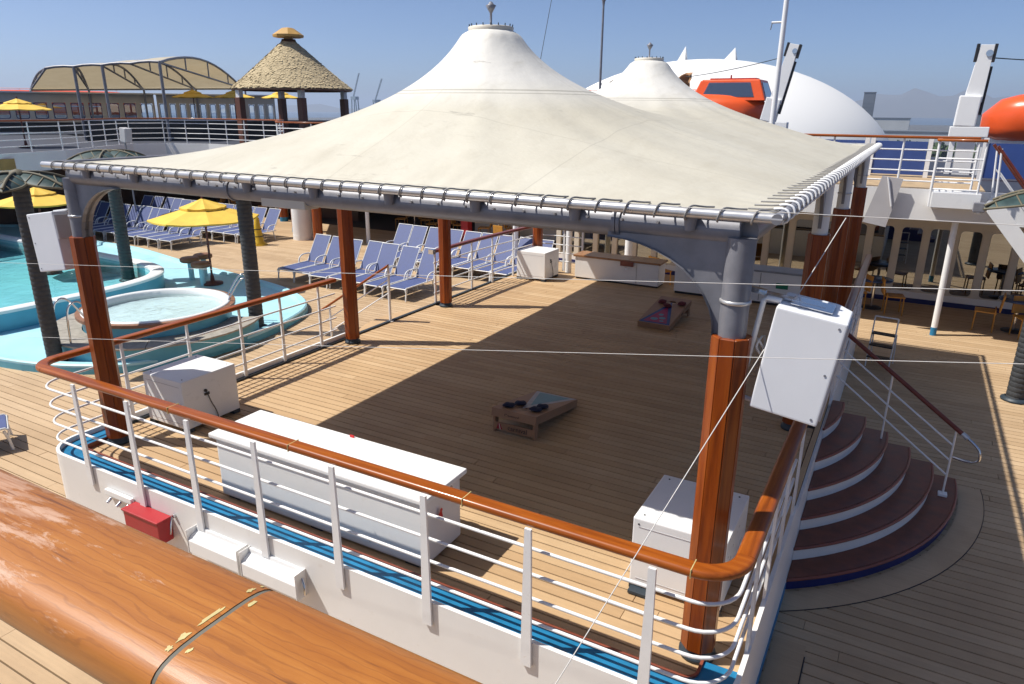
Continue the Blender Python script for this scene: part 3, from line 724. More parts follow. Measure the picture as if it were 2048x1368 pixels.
bn=thing('bench_locker','low white locker with varnished wooden top at the back of the stage','locker',(2.02,10.76,0))
MB().box(-1.0,1.0,-.24,.24,.04,.52).build('body','white_paint',bn,bevel=.01)
MB().box(-.98,.98,-.21,.21,.003,.04).build('plinth','black',bn)
for a,b in ((-1.04,.30),(.305,1.04)): MB().box(a,b,-.27,.27,.52,.565).build('lid','bench_wood',bn,bevel=.008)
MB().box(.12,.42,-.30,-.245,.43,.54).build('hasp_plate','nosing',bn,bevel=.008)
MB().cyl((.27,-.305,.40),(.27,-.31,.36),.012,n=8).build('pull','steel',bn)
MB().box(.49,.495,-.245,-.239,.06,.5).build('door_gap','groove',bn)
cb=thing('counter','long white counter with a small green sign at the back right of the stage','counter',(4.75,10.60,0))
MB().box(-1.32,1.32,-.26,.26,.05,.66).build('body','white_paint',cb,bevel=.01); MB().box(-1.3,1.3,-.24,.24,.003,.05).build('plinth','black',cb)
MB().box(-1.34,1.34,-.28,.28,.66,.70).build('top','grey_deck',cb,bevel=.008)
MB().box(.75,.98,-.268,-.261,.36,.47).build('sign_plate','green_sign',cb)
for x in (-.44,.44): MB().box(x-.004,x+.004,-.268,-.258,.08,.64).build('door_gap','groove',cb)

def cornhole(label,loc,rz,tri_a,tri_b,letters=True):
    o=thing('bean_bag_board',label,'game board',loc,rz); Wd,Ln=.6,1.22; ang=math.asin(.21/Ln)
    m=Matrix.Translation((0,0,.085))@Matrix.Rotation(ang,4,'X')           # low end at y=0, high end at y=Ln
    # top with a round hole
    nh=24; hc=(0,Ln-.23); hr=.076
    outer=[]; hole=[]
    for i in range(nh):
        t_=2*math.pi*(i+.5)/nh; dx,dy=math.cos(t_),math.sin(t_); hole.append((hc[0]+hr*dx,hc[1]+hr*dy))
        k=min((Wd/2)/abs(dx) if dx else 9,((Ln-hc[1]) if dy>0 else hc[1])/abs(dy) if dy else 9); outer.append((hc[0]+k*dx,hc[1]+k*dy))
    # add true corners by snapping the nearest ray
    for cx,cy in ((-Wd/2,0),(Wd/2,0),(Wd/2,Ln),(-Wd/2,Ln)):
        j=min(range(nh),key=lambda q:(outer[q][0]-cx)**2+(outer[q][1]-cy)**2); outer[j]=(cx,cy)
    vs=[m@Vector((x,y,z)) for z in (0,.018) for (x,y) in outer+hole]; k=2*nh
    fs=[(k+i,k+(i+1)%nh,k+nh+(i+1)%nh,k+nh+i) for i in range(nh)]+[(i,nh+i,nh+(i+1)%nh,(i+1)%nh) for i in range(nh)]
    fs+=[(i,(i+1)%nh,k+(i+1)%nh,k+i) for i in range(nh)]+[(nh+i,k+nh+i,k+nh+(i+1)%nh,nh+(i+1)%nh) for i in range(nh)]
    MB().add(vs,fs).build('top','board_wood',o)
    for sx in (-1,1): MB().box(sx*Wd/2-.018*(sx>0),sx*Wd/2+.018*(sx<0),.0,Ln,-.085,-.001,m).build('side_board','board_wood',o)
    MB().box(-Wd/2+.018,Wd/2-.018,0,.018,-.08,-.001,m).build('end_board','board_wood',o)
    MB().box(-Wd/2+.018,Wd/2-.018,Ln-.018,Ln,-.085,-.001,m).build('end_board','board_wood',o)
    MB().box(.30-.0,.302,.62,.74,-.055,-.025,m).build('handle_slot','black',o)
    for sx in (-1,1):
        mb=MB(); x=sx*(Wd/2-.03); top_=m@Vector((x,Ln-.06,-.03)); mb.box(x-.014,x+.014,top_.y-.035,top_.y+.05,.003,top_.z); mb.build('leg','board_wood',o,bevel=.004)
    ey=(m@Vector((0,Ln-.06,0))).y+.052
    MB().box(-Wd/2+.03,Wd/2-.03,ey-.012,ey+.002,.035,.135).build('leg_brace','board_wood',o)
    tri=lambda a,b,c,z,mt: MB().add([m@Vector((a[0],a[1],z)),m@Vector((b[0],b[1],z)),m@Vector((c[0],c[1],z))],[(0,1,2)]).build('painted_triangle',mt,o)
    tri((-.29,.02),(.29,.02),(0,1.0),.0195,tri_a); tri((-.22,.07),(.22,.07),(0,.78),.0205,tri_b)
    bl=MB(); 
    for (cx,cy,rr) in ((-.06,.2,.07),(.07,.26,.06),(0,.40,.05),(.1,.14,.04)):
        bl.add([m@Vector((cx+rr*math.cos(R(a)),cy+rr*.8*math.sin(R(a)),.0212)) for a in range(0,360,30)],[tuple(range(12))])
    tag(bl.build('painted_pattern','board_cyan',o),kind='stuff')
    if letters:
        e2=m@Vector((0,Ln,0))
        t1=link('lettering',text_mesh('carnival',.088),'ink',o); t1.location=(-.05,ey+.004,.085); t1.rotation_euler=(R(90),0,math.pi)
        t2=link('lettering',text_mesh('Carnival',.062),'ink',o); q=m@Vector((0.02,Ln+.002,-.045)); t2.location=q; t2.rotation_euler=(R(90)+ang,0,math.pi)
        fn=MB(); 
        for s_,mt_ in ((1,'logo_red'),):
            pts=[(.20,.05),(.24,.045),(.215,.12),(.20,.125),(.185,.12),(.155,.05),(.185,.05),(.20,.09)]
            fn.add([(x,ey+.004,z) for x,z in pts],[tuple(range(len(pts)))])
        fn.build('logo_mark','logo_red',o)
        MB().add([(x,ey+.0045,z) for x,z in ((.178,.045),(.188,.045),(.205,.12),(.197,.12))],[(0,1,2,3)]).build('logo_stripe','white_paint',o)
    return o,m
b1,m1=cornhole('wooden bean bag board nearest the camera, raised end with lettering facing it',(3.85,3.66,0),math.pi+.0,'board_pale','board_cyan')
b2,m2=cornhole('bean bag board at the far end with blue and pink painted triangle',(3.90,7.55,0),-.04,'board_blue','board_pink',letters=False)
def bag(board,m,x,y,rz,mat,label,z=.03):
    mb=MB(); n=8; vs=[]
    for i in range(n+1):
        for j in range(n+1):
            u=-1+2*i/n; v=-1+2*j/n; h=(1-abs(u)**3.2)*(1-abs(v)**3.2); vs.append((u*.074*(1-.06*v*v),v*.074*(1-.06*u*u),.028*h**.6*(1+.12*math.sin(5*u+3*v))))
    o_=len(vs); fs=[(i*(n+1)+j,(i+1)*(n+1)+j,(i+1)*(n+1)+j+1,i*(n+1)+j+1) for i in range(n) for j in range(n)]
    vs+= [(a,b,-c*.7) for a,b,c in vs]; fs+=[tuple(q+o_ for q in reversed(f)) for f in fs[:n*n]]
    mb.add(vs,fs,True); o=mb.build('bean_bag',mat)
    p=board.matrix_basis@(m@Vector((x,y,.021+z*.7))); o.location=p; e=(board.matrix_basis.to_3x3()@m.to_3x3()).to_euler(); o.rotation_euler=(e.x,e.y,e.z+rz)
    tag(o,label,'bean bag',group='bean bags on the boards')
bag(b1,m1,.16,1.05,.2,'bag_navy','navy bean bag at the left corner of the near board')
bag(b1,m1,.10,.86,.5,'bag_navy','navy bean bag behind the hole on the left of the near board')
bag(b1,m1,-.17,.98,-.1,'bag_navy','navy bean bag nearest the lettered end, right of the hole')
bag(b1,m1,-.17,.79,.4,'bag_navy','navy bean bag furthest right on the near board')
bag(b2,m2,-.17,.92,.2,'bag_red','dark red bean bag at the left of the far board')
bag(b2,m2,-.02,.78,.6,'bag_red','dark red bean bag on the tip of the painted triangle')
bag(b2,m2,.20,.95,.1,'bag_red','dark red bean bag at the right of the far board')

# ------------------------------------------------------------------ loudspeakers on the columns
def loudspeaker(label,loc,rot,w,d,h,facing):
    o=thing('loudspeaker',label,'loudspeaker',loc); o.rotation_euler=rot
    mb=MB(); prof=[(-w/2,-d/2),(w/2,-d/2),(w/2,d/2-.10),(w/2-.09,d/2),(-w/2,d/2)]
    mb.prism(prof,-h/2,h/2); mb.build('cabinet','speaker_white',o,bevel=.014,seg=3)
    g=MB().box(facing*w/2-.004,facing*(w/2)+.012 if facing>0 else facing*w/2+.004,-d/2+.03,d/2-.13,-h/2+.03,h/2-.03) if facing>0 else MB().box(-w/2-.012,-w/2+.004,-d/2+.03,d/2-.05,-h/2+.03,h/2-.03)
    g.build('grille','speaker_grey',o,bevel=.004)
    for sx,sz in ((.4,.44),(.4,0.0),(.4,-.44)): MB().cyl((facing*w*sx,-d/2+.001,h*sz),(facing*w*sx,-d/2-.004,h*sz),.007,n=8).build('screw','grey_metal',o)
    return o
sp=loudspeaker('white loudspeaker tilted down on the large right front column',(7.13,.16,2.29),(0,R(7.5),0),.40,.42,.66,1)
MB().box(-.34,.05,-.035,.035,.335,.349).build('bracket_arm','steel',sp); 
MB().tube([(-.19,-.10,.34),(-.27,-.10,.34),(-.29,-.10,.32),(-.29,-.10,-.30),(-.27,-.10,-.325),(-.19,-.10,-.325)],.017,8).build('bracket_bow','white_rail',sp)
MB().box(-.14,.10,-.10,.10,.331,.345).build('top_plate','steel',sp,bevel=.004)
cpts=[(-.20,-.06,-.02),(-.24,-.10,.05),(-.28,-.05,.06),(-.26,-.02,0),(-.22,-.08,-.03),(-.26,-.12,.03),(-.24,-.03,.08),(-.20,-.06,-.08)]
MB().tube(spl(cpts),.008,6).build('coiled_cable','cable',sp)
MB().box(-.56,-.30,-.02,.02,.33,.36).build('wall_arm','steel',sp)
sl=loudspeaker('white loudspeaker on the left front column, its back in shade',(-.70,.16,2.29),(R(-3),R(-8),R(8)),.42,.40,.64,-1)
MB().box(.222,.232,-.20,.20,.02,.28).build('back_plate','speaker_grey',sl,bevel=.004); MB().box(.224,.26,-.05,.05,-.1,.0).build('connector','black',sl)
MB().box(.22,.50,-.025,.025,-.06,-.02).build('wall_arm','grey_metal',sl); MB().box(.0,.50,-.03,.03,.325,.337).build('bracket_arm','white_rail',sl)

# ------------------------------------------------------------------ fittings on the front wall
fb=thing('hose_box','red equipment box fixed low on the white stage wall','box',(1.42,-.61,-.16))
MB().box(-.27,.27,-.15,0,-.20,.04).build('body','red_box',fb,bevel=.012); MB().box(-.28,.28,-.165,.0,.04,.06).build('lid','red_box',fb,bevel=.008)
MB().tube([(.33,-.03,.08),(.345,-.06,.02),(.345,-.08,-.08)],.008,6).build('wire','steel',fb); MB().cyl((.33,-.02,.08),(.33,0,.08),.02,n=8).build('clamp','steel',fb)
pb=thing('conduit_box','white conduit strip with fittings left of the red box','conduit',(.90,-.61,-.12))
MB().box(-.22,.22,-.04,0,-.02,.05).build('cover','white_clean',pb,bevel=.008)
for x in (-.12,.04,.17): MB().cyl((x,-.04,-.03),(x,-.09,-.06),.017,n=8).build('gland','steel',pb)
for k,x in enumerate((2.42,3.14)):
    lt=thing('trough_light','white trough light fixture on the stage wall, %s'%('next to the red box' if k==0 else 'right-hand one of the pair'),'light fixture',(x,-.605,-.18),group='trough lights on the stage wall')
    P=[(0,.10),(-.02,.10),(-.025,.055),(-.10,.03),(-.125,.0),(-.125,-.13),(-.10,-.15),(0,-.15)]
    mb=MB(); w=.335; mb.add([(-w,a,b) for a,b in P]+[(w,a,b) for a,b in P],[tuple(range(len(P))),tuple(range(2*len(P)-1,len(P)-1,-1))]+[(i,len(P)+i,len(P)+(i+1)%len(P),(i+1)%len(P)) for i in range(len(P))])
    mb.build('housing','white_clean',lt,bevel=.006,fixn=True)
    for sx in (-1,1): MB().box(sx*w-.004+.005*sx,sx*w+.004+.005*sx,-.13,-.0,-.155,.11).build('end_cap','white_paint',lt,bevel=.002)
    MB().tube([(w+.01,-.05,.04),(w+.05,-.07,.0),(w+.05,-.07,-.1)],.012,6).build('flex_conduit','steel',lt)

# ------------------------------------------------------------------ curved steps on the right
CX,CY=4.94,5.39
st=thing('curved_steps','curved brown steps with white risers down from the right side of the stage','steps')
ye=5.62
def arc_pts(r,n=26):
    a0=math.atan2(-math.sqrt(max(r*r-(7.08-CX)**2,0)),7.08-CX); a1=math.asin((ye-CY)/r)
    return [(CX+r*math.cos(a0+(a1-a0)*i/n),CY+r*math.sin(a0+(a1-a0)*i/n)) for i in range(n+1)]
zt=L; rad=3.73
hs=[.13]+[.154]*5
for k in range(6):
    ro=rad-.285*k; ztop=zt+hs[k]; P=arc_pts(ro)
    rp=[(x,y_) for x,y_ in arc_pts(ro-.02)]; rq=[(x,y_) for x,y_ in arc_pts(ro-.05)][::-1]
    MB().prism(rp+rq,zt+.001,ztop-.028).build('riser','dark_blue' if k==0 else 'white_paint',st,fixn=True)
    inner=arc_pts(ro-.285-.03)[::-1] if k<5 else [(7.08,ye),(7.08,P[0][1])]
    if k<5: MB().prism(arc_pts(ro-.028)+inner,ztop-.026,ztop).build('tread','tread',st,fixn=True)
    else: MB().prism(arc_pts(ro-.028)+[(7.08,ye)],ztop-.026,ztop-.001).build('landing','tread',st,fixn=True)
    MB().tube([(x,y_,ztop-.014) for x,y_ in arc_pts(ro-.014)],.016,8).build('nosing','nosing',st)
    zt=ztop
side=[(7.08,L)]; zz=0.0
prof=[(7.08,L),(CX+rad-.06,L)]
zt=L
for k in range(6):
    x=CX+rad-.285*k-.06; zt+=hs[k]; prof+= [(x,zt-.03),(x-.285 if k<5 else 7.08,zt-.03)]
mb=MB(); n=len(prof); mb.add([(x,ye-.01,z) for x,z in prof]+[(x,ye+.03,z) for x,z in prof],[tuple(range(n-1,-1,-1)),tuple(range(n,2*n))]+[(i,(i+1)%n,n+(i+1)%n,n+i) for i in range(n)]); mb.build('stringer','dark_blue',st,fixn=True)
mg=[(x,y_) for x,y_ in arc_pts(rad+.02)]; mo=[]
for i in range(27):
    a=math.atan2(-math.sqrt((rad+.30)**2-(7.08-CX)**2),7.08-CX); b=math.asin((ye+.1-CY)/(rad+.30)); t_=a+(b-a)*i/26; mo.append((CX+(rad+.30)*math.cos(t_),CY+(rad+.30)*math.sin(t_)))
mb=MB().add([(x,y_,L+.004) for x,y_ in mg]+[(x,y_,L+.004) for x,y_ in mo],[(i,27+i,28+i,i+1) for i in range(26)])
mb.build('margin_board','teak_deck',DECK)
MB().tube([(x,y_,L+.004) for x,y_ in mo],.0045,4).build('margin_seam','caulk',DECK)
MB().box(7.10,7.38,-.55,1.6,L+.003,L+.006).build('margin_board','teak_deck',DECK); MB().box(7.38,7.392,-.55,1.45,L+.001,L+.008).build('margin_seam','caulk',DECK)
hr=thing('step_handrail','dark red handrail with white bars down the middle of the curved steps','handrail')
A=Vector((7.10,5.60,.98)); B=Vector((8.60,5.02,.06))
d_=(B-A)
MB().cyl(A,B,.028,n=12).build('handrail','varnish_dark',hr)
for k,(dz) in enumerate((-.22,-.42,-.62)):
    e=1.0-.03; MB().cyl(A+Vector((-.02,0,dz)),A+d_*.93+Vector((0,0,dz)),.0125,n=8).build('bar','white_rail',hr)
for f,zf in ((.42,-.44),(.93,-.75)):
    p=A+d_*f; q=Vector((p.x,p.y,zf-.02)); MB().cyl(q,p,.012,n=8).build('post','white_rail',hr); MB().box(q.x-.05,q.x+.05,q.y-.05,q.y+.05,q.z-.04,q.z+.03).build('post_foot','white_rail',hr,bevel=.008)
pe=A+d_*.93
MB().tube(spl([B-d_*.02,B+d_*.05,B+d_*.10+Vector((0,0,-.03)),B+d_*.11+Vector((0,0,-.14)),B+d_*.05+Vector((0,0,-.25)),pe+Vector((0.02,0,-.42+.05))],4),.016,8).build('return_bend','steel',hr)
MB().cyl(B-d_*.03,B+d_*.015,.031,n=12).build('end_ferrule','pipe_metal',hr)

# side steps on the left, between the columns, with their own rail
ss=thing('side_steps','short flight of steps with sloping wooden rail on the left of the stage','steps',(0,0,0))
for k in range(4):
    zt=-.18*(k+1); MB().box(-.80-.28*(k+1),-.80-.28*k,4.75,6.55,L,zt).build('step','tan_deck',ss)
for y_ in (5.1,):
    MB().sweep([(-.43,5.52,1.05),(-1.75,y_,.12)],rrect(.09,.05,.02,3)).build('handrail','varnish_x',ss)
    for dz in (-.25,-.5): MB().cyl((-.43,5.52,1.05+dz),(-1.7,y_,.15+dz),.012,n=8).build('bar','white_rail',ss)
    MB().cyl((-.43,5.52,.0),(-.43,5.52,1.05),.024,n=10).build('post','white_rail',ss); MB().cyl((-.43,5.52,.004),(-.43,5.52,.02),.06,n=12).build('post_foot','white_rail',ss)
    MB().cyl((-1.55,5.15,-.85),(-1.55,5.15,.25),.02,n=10).build('post','white_rail',ss)

# ------------------------------------------------------------------ wires and ropes
def wire(label,a,b,r,sag,mat='cable'):
    a=Vector(a);b=Vector(b); P=[a.lerp(b,i/16)+Vector((0,0,-sag*4*(i/16)*(1-i/16))) for i in range(17)]
    tag(MB().tube(P,r,5).build('wire',mat),label,'wire')
wire('upper white wire running across in front of the stage',(.5,-1.5,2.482),(9.6,-1.5,3.336),.0014,.012)
wire('lower white wire running across in front of the right column',(.9,-1.5,1.885),(9.6,-1.5,3.172),.0014,.012)
wire('short white wire high at the right above the loudspeaker',(6.62,-1.0,3.30),(8.9,-1.0,3.34),.0016,.0)
wire('slanting pale rope from the rear right columns down past the white box',(7.219,0.750,3.079),(6.312,-1.600,0.805),.0032,.0)

# ------------------------------------------------------------------ pool terrace
def smooth_poly(P,n=6):
    out=[]; m=len(P)
    for i in range(m):
        p0,p1,p2_,p3_=[Vector((*P[(i+k)%m],0)) for k in (-1,0,1,2)]
        for j in range(n):
            t_=j/n; q=.5*((2*p1)+(p2_-p0)*t_+(2*p0-5*p1+4*p2_-p3_)*t_*t_+(3*p1-p0-3*p2_+p3_)*t_**3); out.append((q.x,q.y))
    return out
front=[(-20,1.5),(-10,1.65),(-7.0,1.85),(-5.4,2.25),(-4.35,3.0),(-3.85,4.3),(-3.95,6.0),(-4.55,7.5),(-5.8,8.35),(-7.6,8.85),(-11.5,9.45),(-14.5,10.05),(-17,10.1),(-24,10.1),(-24,1.5)]
PT=-.74
plat=smooth_poly(front,5)
def inset(P,d):
    out=[]; n=len(P); c=Vector((sum(p[0] for p in P)/n,sum(p[1] for p in P)/n,0))
    for i in range(n):
        a=Vector((*P[i-1],0)); b=Vector((*P[(i+1)%n],0)); t_=(b-a).normalized(); nrm=Vector((-t_.y,t_.x,0))
        out.append((P[i][0]+nrm.x*d,P[i][1]+nrm.y*d))
    return out
area=sum(plat[i][0]*plat[(i+1)%len(plat)][1]-plat[(i+1)%len(plat)][0]*plat[i][1] for i in range(len(plat)))
if area<0: plat=plat[::-1]
pi_=inset(plat,.16); pj_=inset(plat,.22)
n=len(plat); mb=MB()
rings=[(plat,L-.01),(plat,PT),(inset(plat,.03),PT+.025),(pi_,PT+.02),(pj_,PT-.05)]
vs=[(x,y_,z) for P,z in rings for x,y_ in P]
fs=[(k*n+i,k*n+(i+1)%n,(k+1)*n+(i+1)%n,(k+1)*n+i) for k in range(4) for i in range(n)]
struct('pool_terrace', MB().add(vs[:3*n],[f for f in fs if max(f)<3*n]).add([(x,y_,PT-.05) for x,y_ in pj_],[tuple(range(n))]), 'pool_paint')
TER=bpy.data.objects['pool_terrace']
MB().add(vs[2*n:],[tuple(q-2*n for q in f) for f in fs if min(f)>=2*n]).build('inner_lip','pool_paint',TER)
MB().add([(x,y_,z) for z in (L-.01,PT-.04) for x,y_ in inset(plat,-.012)],[(i,(i+1)%n,n+(i+1)%n,n+i) for i in range(n)]).build('outer_band','pool_deep',TER)
# pool basin
PC=-.36
po=smooth_poly([(-8.75,2.4),(-8.55,4.2),(-8.6,5.8),(-9.1,7.0),(-10.3,7.6),(-12.5,7.75),(-17,7.9),(-21,7.8),(-22.6,6.5),(-22.8,4.5),(-22.4,2.3),(-20,1.9),(-12,1.8),(-9.6,1.9)],5)
a_=sum(po[i][0]*po[(i+1)%len(po)][1]-po[(i+1)%len(po)][0]*po[i][1] for i in range(len(po)))
if a_<0: po=po[::-1]
n=len(po); pool=thing('swimming_pool','turquoise swimming pool with white coping at the left','pool')
q1=inset(po,.30)
MB().add([(x,y_,z) for P,z in ((po,PT-.06),(po,PC)) for x,y_ in P],[(i,(i+1)%n,n+(i+1)%n,n+i) for i in range(n)],True).build('outer_wall','pool_deep',pool)
MB().add([(x,y_,z) for P,z in ((inset(po,-.03),PC-.05),(inset(po,-.03),PC+.01),(inset(po,.02),PC+.03),(inset(po,.22),PC+.03),(q1,PC),(q1,PC-.06)) for x,y_ in P],[(k*n+i,k*n+(i+1)%n,(k+1)*n+(i+1)%n,(k+1)*n+i) for k in range(5) for i in range(n)]).build('coping','coping',pool)
MB().add([(x,y_,z) for P,z in ((q1,PC-.05),(inset(po,.34),PC-.9)) for x,y_ in P],[(i,(i+1)%n,n+(i+1)%n,n+i) for i in range(n)],True).add([(x,y_,PC-.9) for x,y_ in inset(po,.34)],[tuple(range(n))]).build('basin','pool_floor',pool)
MB().add([(x,y_,PC-.13) for x,y_ in inset(po,.295)],[tuple(range(n))]).build('water','pool_water',pool)
MB().add([(x,y_,z) for P,z in ((inset(po,.301),PC-.06),(inset(po,.301),PC-.10)) for x,y_ in P],[(i,(i+1)%n,n+(i+1)%n,n+i) for i in range(n)]).build('tile_band','pool_deep',pool)
# hot tub
tc=(-5.72,4.52); ht=thing('hot_tub','round hot tub with white bubbling water and wooden rim','hot tub',(*tc,PT))
MB().lathe([(1.40,-.05),(1.40,.50)],48).build('side_wall','pool_deep',ht)
MB().lathe([(1.38,.50),(1.50,.50),(1.50,.56),(1.38,.57)],48,smooth=False).build('wooden_rim','tub_wood',ht)
MB().lathe([(1.41,.55),(1.40,.585),(1.33,.59),(1.29,.56),(1.27,.46),(1.20,.1),(.0,.05)],48).build('basin','tub_white',ht)
wv=[(0,0,.475)]; fsw=[]; nr2,na=9,40
for i in range(1,nr2+1):
    for j in range(na):
        r_=1.275*i/nr2; a=2*math.pi*j/na; wv.append((r_*math.cos(a),r_*math.sin(a),.475+.02*math.sin(r_*9+3*a)*math.sin(2*a+r_*4)*(1 if i<nr2 else .2)))
fsw=[(0,1+j,1+(j+1)%na) for j in range(na)]+[(1+(i-1)*na+j,1+i*na+j,1+i*na+(j+1)%na,1+(i-1)*na+(j+1)%na) for i in range(1,nr2) for j in range(na)]
MB().add(wv,fsw,True).build('water','tub_water',ht)
tag(MB().lathe([(0,.44),(.75,.43),(1.26,.42)],40).build('foam','tub_white',ht),kind='stuff')
stp=thing('tub_step','curved step with grey wooden top around the hot tub','step',(*tc,PT))
a0,a1=R(188),R(395); na=30
def ring(r0,r1,z0,z1):
    P=[(r0*math.cos(a0+(a1-a0)*i/na),r0*math.sin(a0+(a1-a0)*i/na)) for i in range(na+1)]; Q=[(r1*math.cos(a0+(a1-a0)*i/na),r1*math.sin(a0+(a1-a0)*i/na)) for i in range(na+1)]
    return MB().prism(P[::-1]+Q,z0,z1)
ring(1.44,1.98,-.05,.24).build('riser','pool_deep',stp,fixn=True)
na=5; A0,A1=a0,a1
for k in range(8):
    a0=A0+(A1-A0)*k/8+.004; a1=A0+(A1-A0)*(k+1)/8-.004; ring(1.42,2.03,.24,.275).build('board','step_grey',stp,fixn=True)
def grab(loc,rz,label):
    o=thing('grab_rail',label,'grab rail',loc,rz)
    for s in (-.22,.22):
        MB().tube(spl([(s,-.35,0),(s,-.32,.75),(s,-.22,.98),(s,-.02,.95),(s,.30,.45),(s,.42,.30)],4),.019,8).build('tube','steel',o)
grab((tc[0]-.15,tc[1]-1.55,PT+.02),R(0),'pair of polished steel grab rails at the front of the hot tub')
grab((tc[0]+.95,tc[1]+1.28,PT+.02),R(142),'steel grab rails at the back right of the hot tub')
pl=thing('pool_ladder','steel pool ladder rails with steps at the far left of the pool','ladder',(-15.3,8.1,PT),R(180))
for s in (-.45,.45): MB().tube(spl([(s,-.5,0),(s,-.45,.8),(s,-.25,1.05),(s,.15,1.0),(s,.35,.6),(s,.40,-.2)],4),.024,8).build('tube','steel',pl)
for z in (.05,.20,-.1): MB().box(-.45,.45,.36,.46,z+.2,z+.23).build('rung','steel',pl)
for i,(x,y_,tp) in enumerate(((-9.35,8.05,'left'),(-8.55,7.78,'front right'),(-9.45,8.55,'rear'))):
    o=thing('bar_stool','round brown stool on a blue post by the yellow umbrella, %s of the three'%tp,'stool',(x,y_,PT-.05),group='stools beside the pool')
    MB().lathe([(0,.50),(.22,.50),(.25,.53),(.25,.60),(.22,.625),(0,.63)],20).build('seat','tub_wood',o); MB().cyl((0,0,0),(0,0,.5),.07,n=12).build('post','pool_paint',o)

# ------------------------------------------------------------------ umbrellas
def umbrella(label,base,top,rad,rz=0.2,mat='yellow_canvas',vent=True,sides=8,name='yellow_umbrella'):
    o=thing(name,label,'umbrella',base,rz,group='yellow umbrellas')
    MB().cyl((0,0,0),(0,0,top),.028,n=8).build('pole','maroon_pole',o)
    MB().lathe([(0,0),(.26,0),(.26,.05),(.06,.09),(.04,.25)],16).build('foot','maroon_pole',o)
    h=rad*.36; z0=top-h; zt=top-h*.30 if vent else top
    vs=[]; fs=[]
    def canopy(r,zb,zt_,rt_,drop,sub=3):
        vs=[];n=sides; rows=5
        for k in range(rows+1):
            f=k/rows; rr=rt_+(r-rt_)*f; zz=zt_-(zt_-zb)*(f**.92)
            for i in range(n*sub):
                a=2*math.pi*i/(n*sub); j=i%sub; w=1 if j==0 else math.cos(math.pi/n)/math.cos(2*math.pi*j/(n*sub)-math.pi/n)
                vs.append((rr*w*math.cos(a),rr*w*math.sin(a),zz-(0 if j==0 else .018*f*rad)))
        N=n*sub; fs=[(k*N+i,k*N+(i+1)%N,(k+1)*N+(i+1)%N,(k+1)*N+i) for k in range(rows) for i in range(N)]
        # valance
        b=len(vs); vs+=[(x,y_,z-drop) for x,y_,z in vs[rows*N:]]; fs+=[(rows*N+i,rows*N+(i+1)%N,b+(i+1)%N,b+i) for i in range(N)]
        return MB().add(vs,fs)
    canopy(rad,z0,zt,.16 if vent else .0,.04).build('canopy',mat,o)
    if vent: canopy(rad*.42,top-h*.42,top,.0,.05).build('vent_cap',mat,o)
    for i in range(sides):
        a=2*math.pi*i/sides; MB().cyl((.03*math.cos(a),.03*math.sin(a),zt-.03),(rad*.97*math.cos(a),rad*.97*math.sin(a),z0-.01),.009,n=5).build('rib','maroon_pole',o)
    MB().lathe([(.03,0),(.03,.03),(.0,.09)],8,(0,0,top)).build('knob','maroon_pole',o)
    return o
umbrella('yellow umbrella beside the hot tub and the stools',(-8.45,8.0,PT-.05),2.28,1.36)
umbrella('yellow umbrella behind the left loudspeaker',(-13.4,6.55,PT-.05),2.42,1.12)

# ------------------------------------------------------------------ sun loungers
def make_lounger():
    o=thing('sun_lounger','x','sun lounger')
    s=.29
    sl=MB(); sl.box(-s+.02,s-.02,.02,1.18,.325,.337); sl.build('seat_sling','sling_blue',o)
    bm_=Matrix.Translation((0,1.18,.335))@Matrix.Rotation(R(58),4,'X'); MB().box(-s+.02,s-.02,0.02,.84,-.006,.006,bm_).build('back_sling','sling_blue',o)
    for k in (-1,1):
        MB().tube([(k*s,0.03,.18),(k*s,0.0,.30),(k*s,.04,.335),(k*s,1.3,.335)],.017,6).build('side_rail','alu_white',o)
        MB().tube([(k*s,.06,.30),(k*s,.02,.16),(k*s,.0,.0)],.02,6).build('leg','alu_white',o); MB().tube([(k*s,1.16,.32),(k*s,1.24,.0)],.02,6).build('leg','alu_white',o)
        MB().tube(spl([(k*(s+.03),.86,.335),(k*(s+.035),.90,.46),(k*(s+.035),1.0,.54),(k*(s+.03),1.18,.56),(k*s,1.36,.54)],3),.019,6).build('armrest','alu_white',o)
        MB().cyl(bm_@Vector((k*(s-.008),0,0)),bm_@Vector((k*(s-.008),.86,0)),.013,n=6).build('back_rail','alu_white',o)
    MB().cyl((-s,.01,.31),(s,.01,.31),.017,n=6).build('foot_bar','alu_white',o); MB().cyl((-s,1.2,.16),(s,1.2,.16),.012,n=6).build('stretcher','alu_white',o)
    q=bm_@Vector((0,.86,0)); MB().cyl((-s,q.y,q.z),(s,q.y,q.z),.014,n=6).build('head_bar','alu_white',o)
    return o
PROTO=make_lounger(); first=True
def lounger(x,y_,rz,label,group):
    global first
    o=PROTO if first else copy_tree2(PROTO); first=False
    o.location=(x+rnd.uniform(-.03,.03),y_+rnd.uniform(-.07,.07),L+.002); o.rotation_euler=(0,0,rz*1.6); o['label']=label; o['group']=group
def copy_tree2(src,parent=None):
    c=src.copy(); COL.objects.link(c)
    if parent: c.parent=parent
    for ch_ in src.children: copy_tree2(ch_,c)
    return c
for i in range(7): lounger(-3.42-.66*i,9.40+.02*i,rnd.uniform(-.03,.03),'blue sling sun lounger, %s from the right in the row next to the stage steps'%ORD[i],'loungers in the near row beside the stage')
for i in range(9): lounger(-1.35-.66*i,12.25+.02*i,rnd.uniform(-.03,.03),'blue sling sun lounger, %s from the right in the second row beside the stage'%ORD[i],'loungers in the second row beside the stage')
for i in range(14): lounger(-14.3-.62*i,10.75+.015*i,rnd.uniform(-.03,.03),'blue sling sun lounger, %s from the right in the front row across the pool'%ORD[i],'loungers in the front row across the pool')
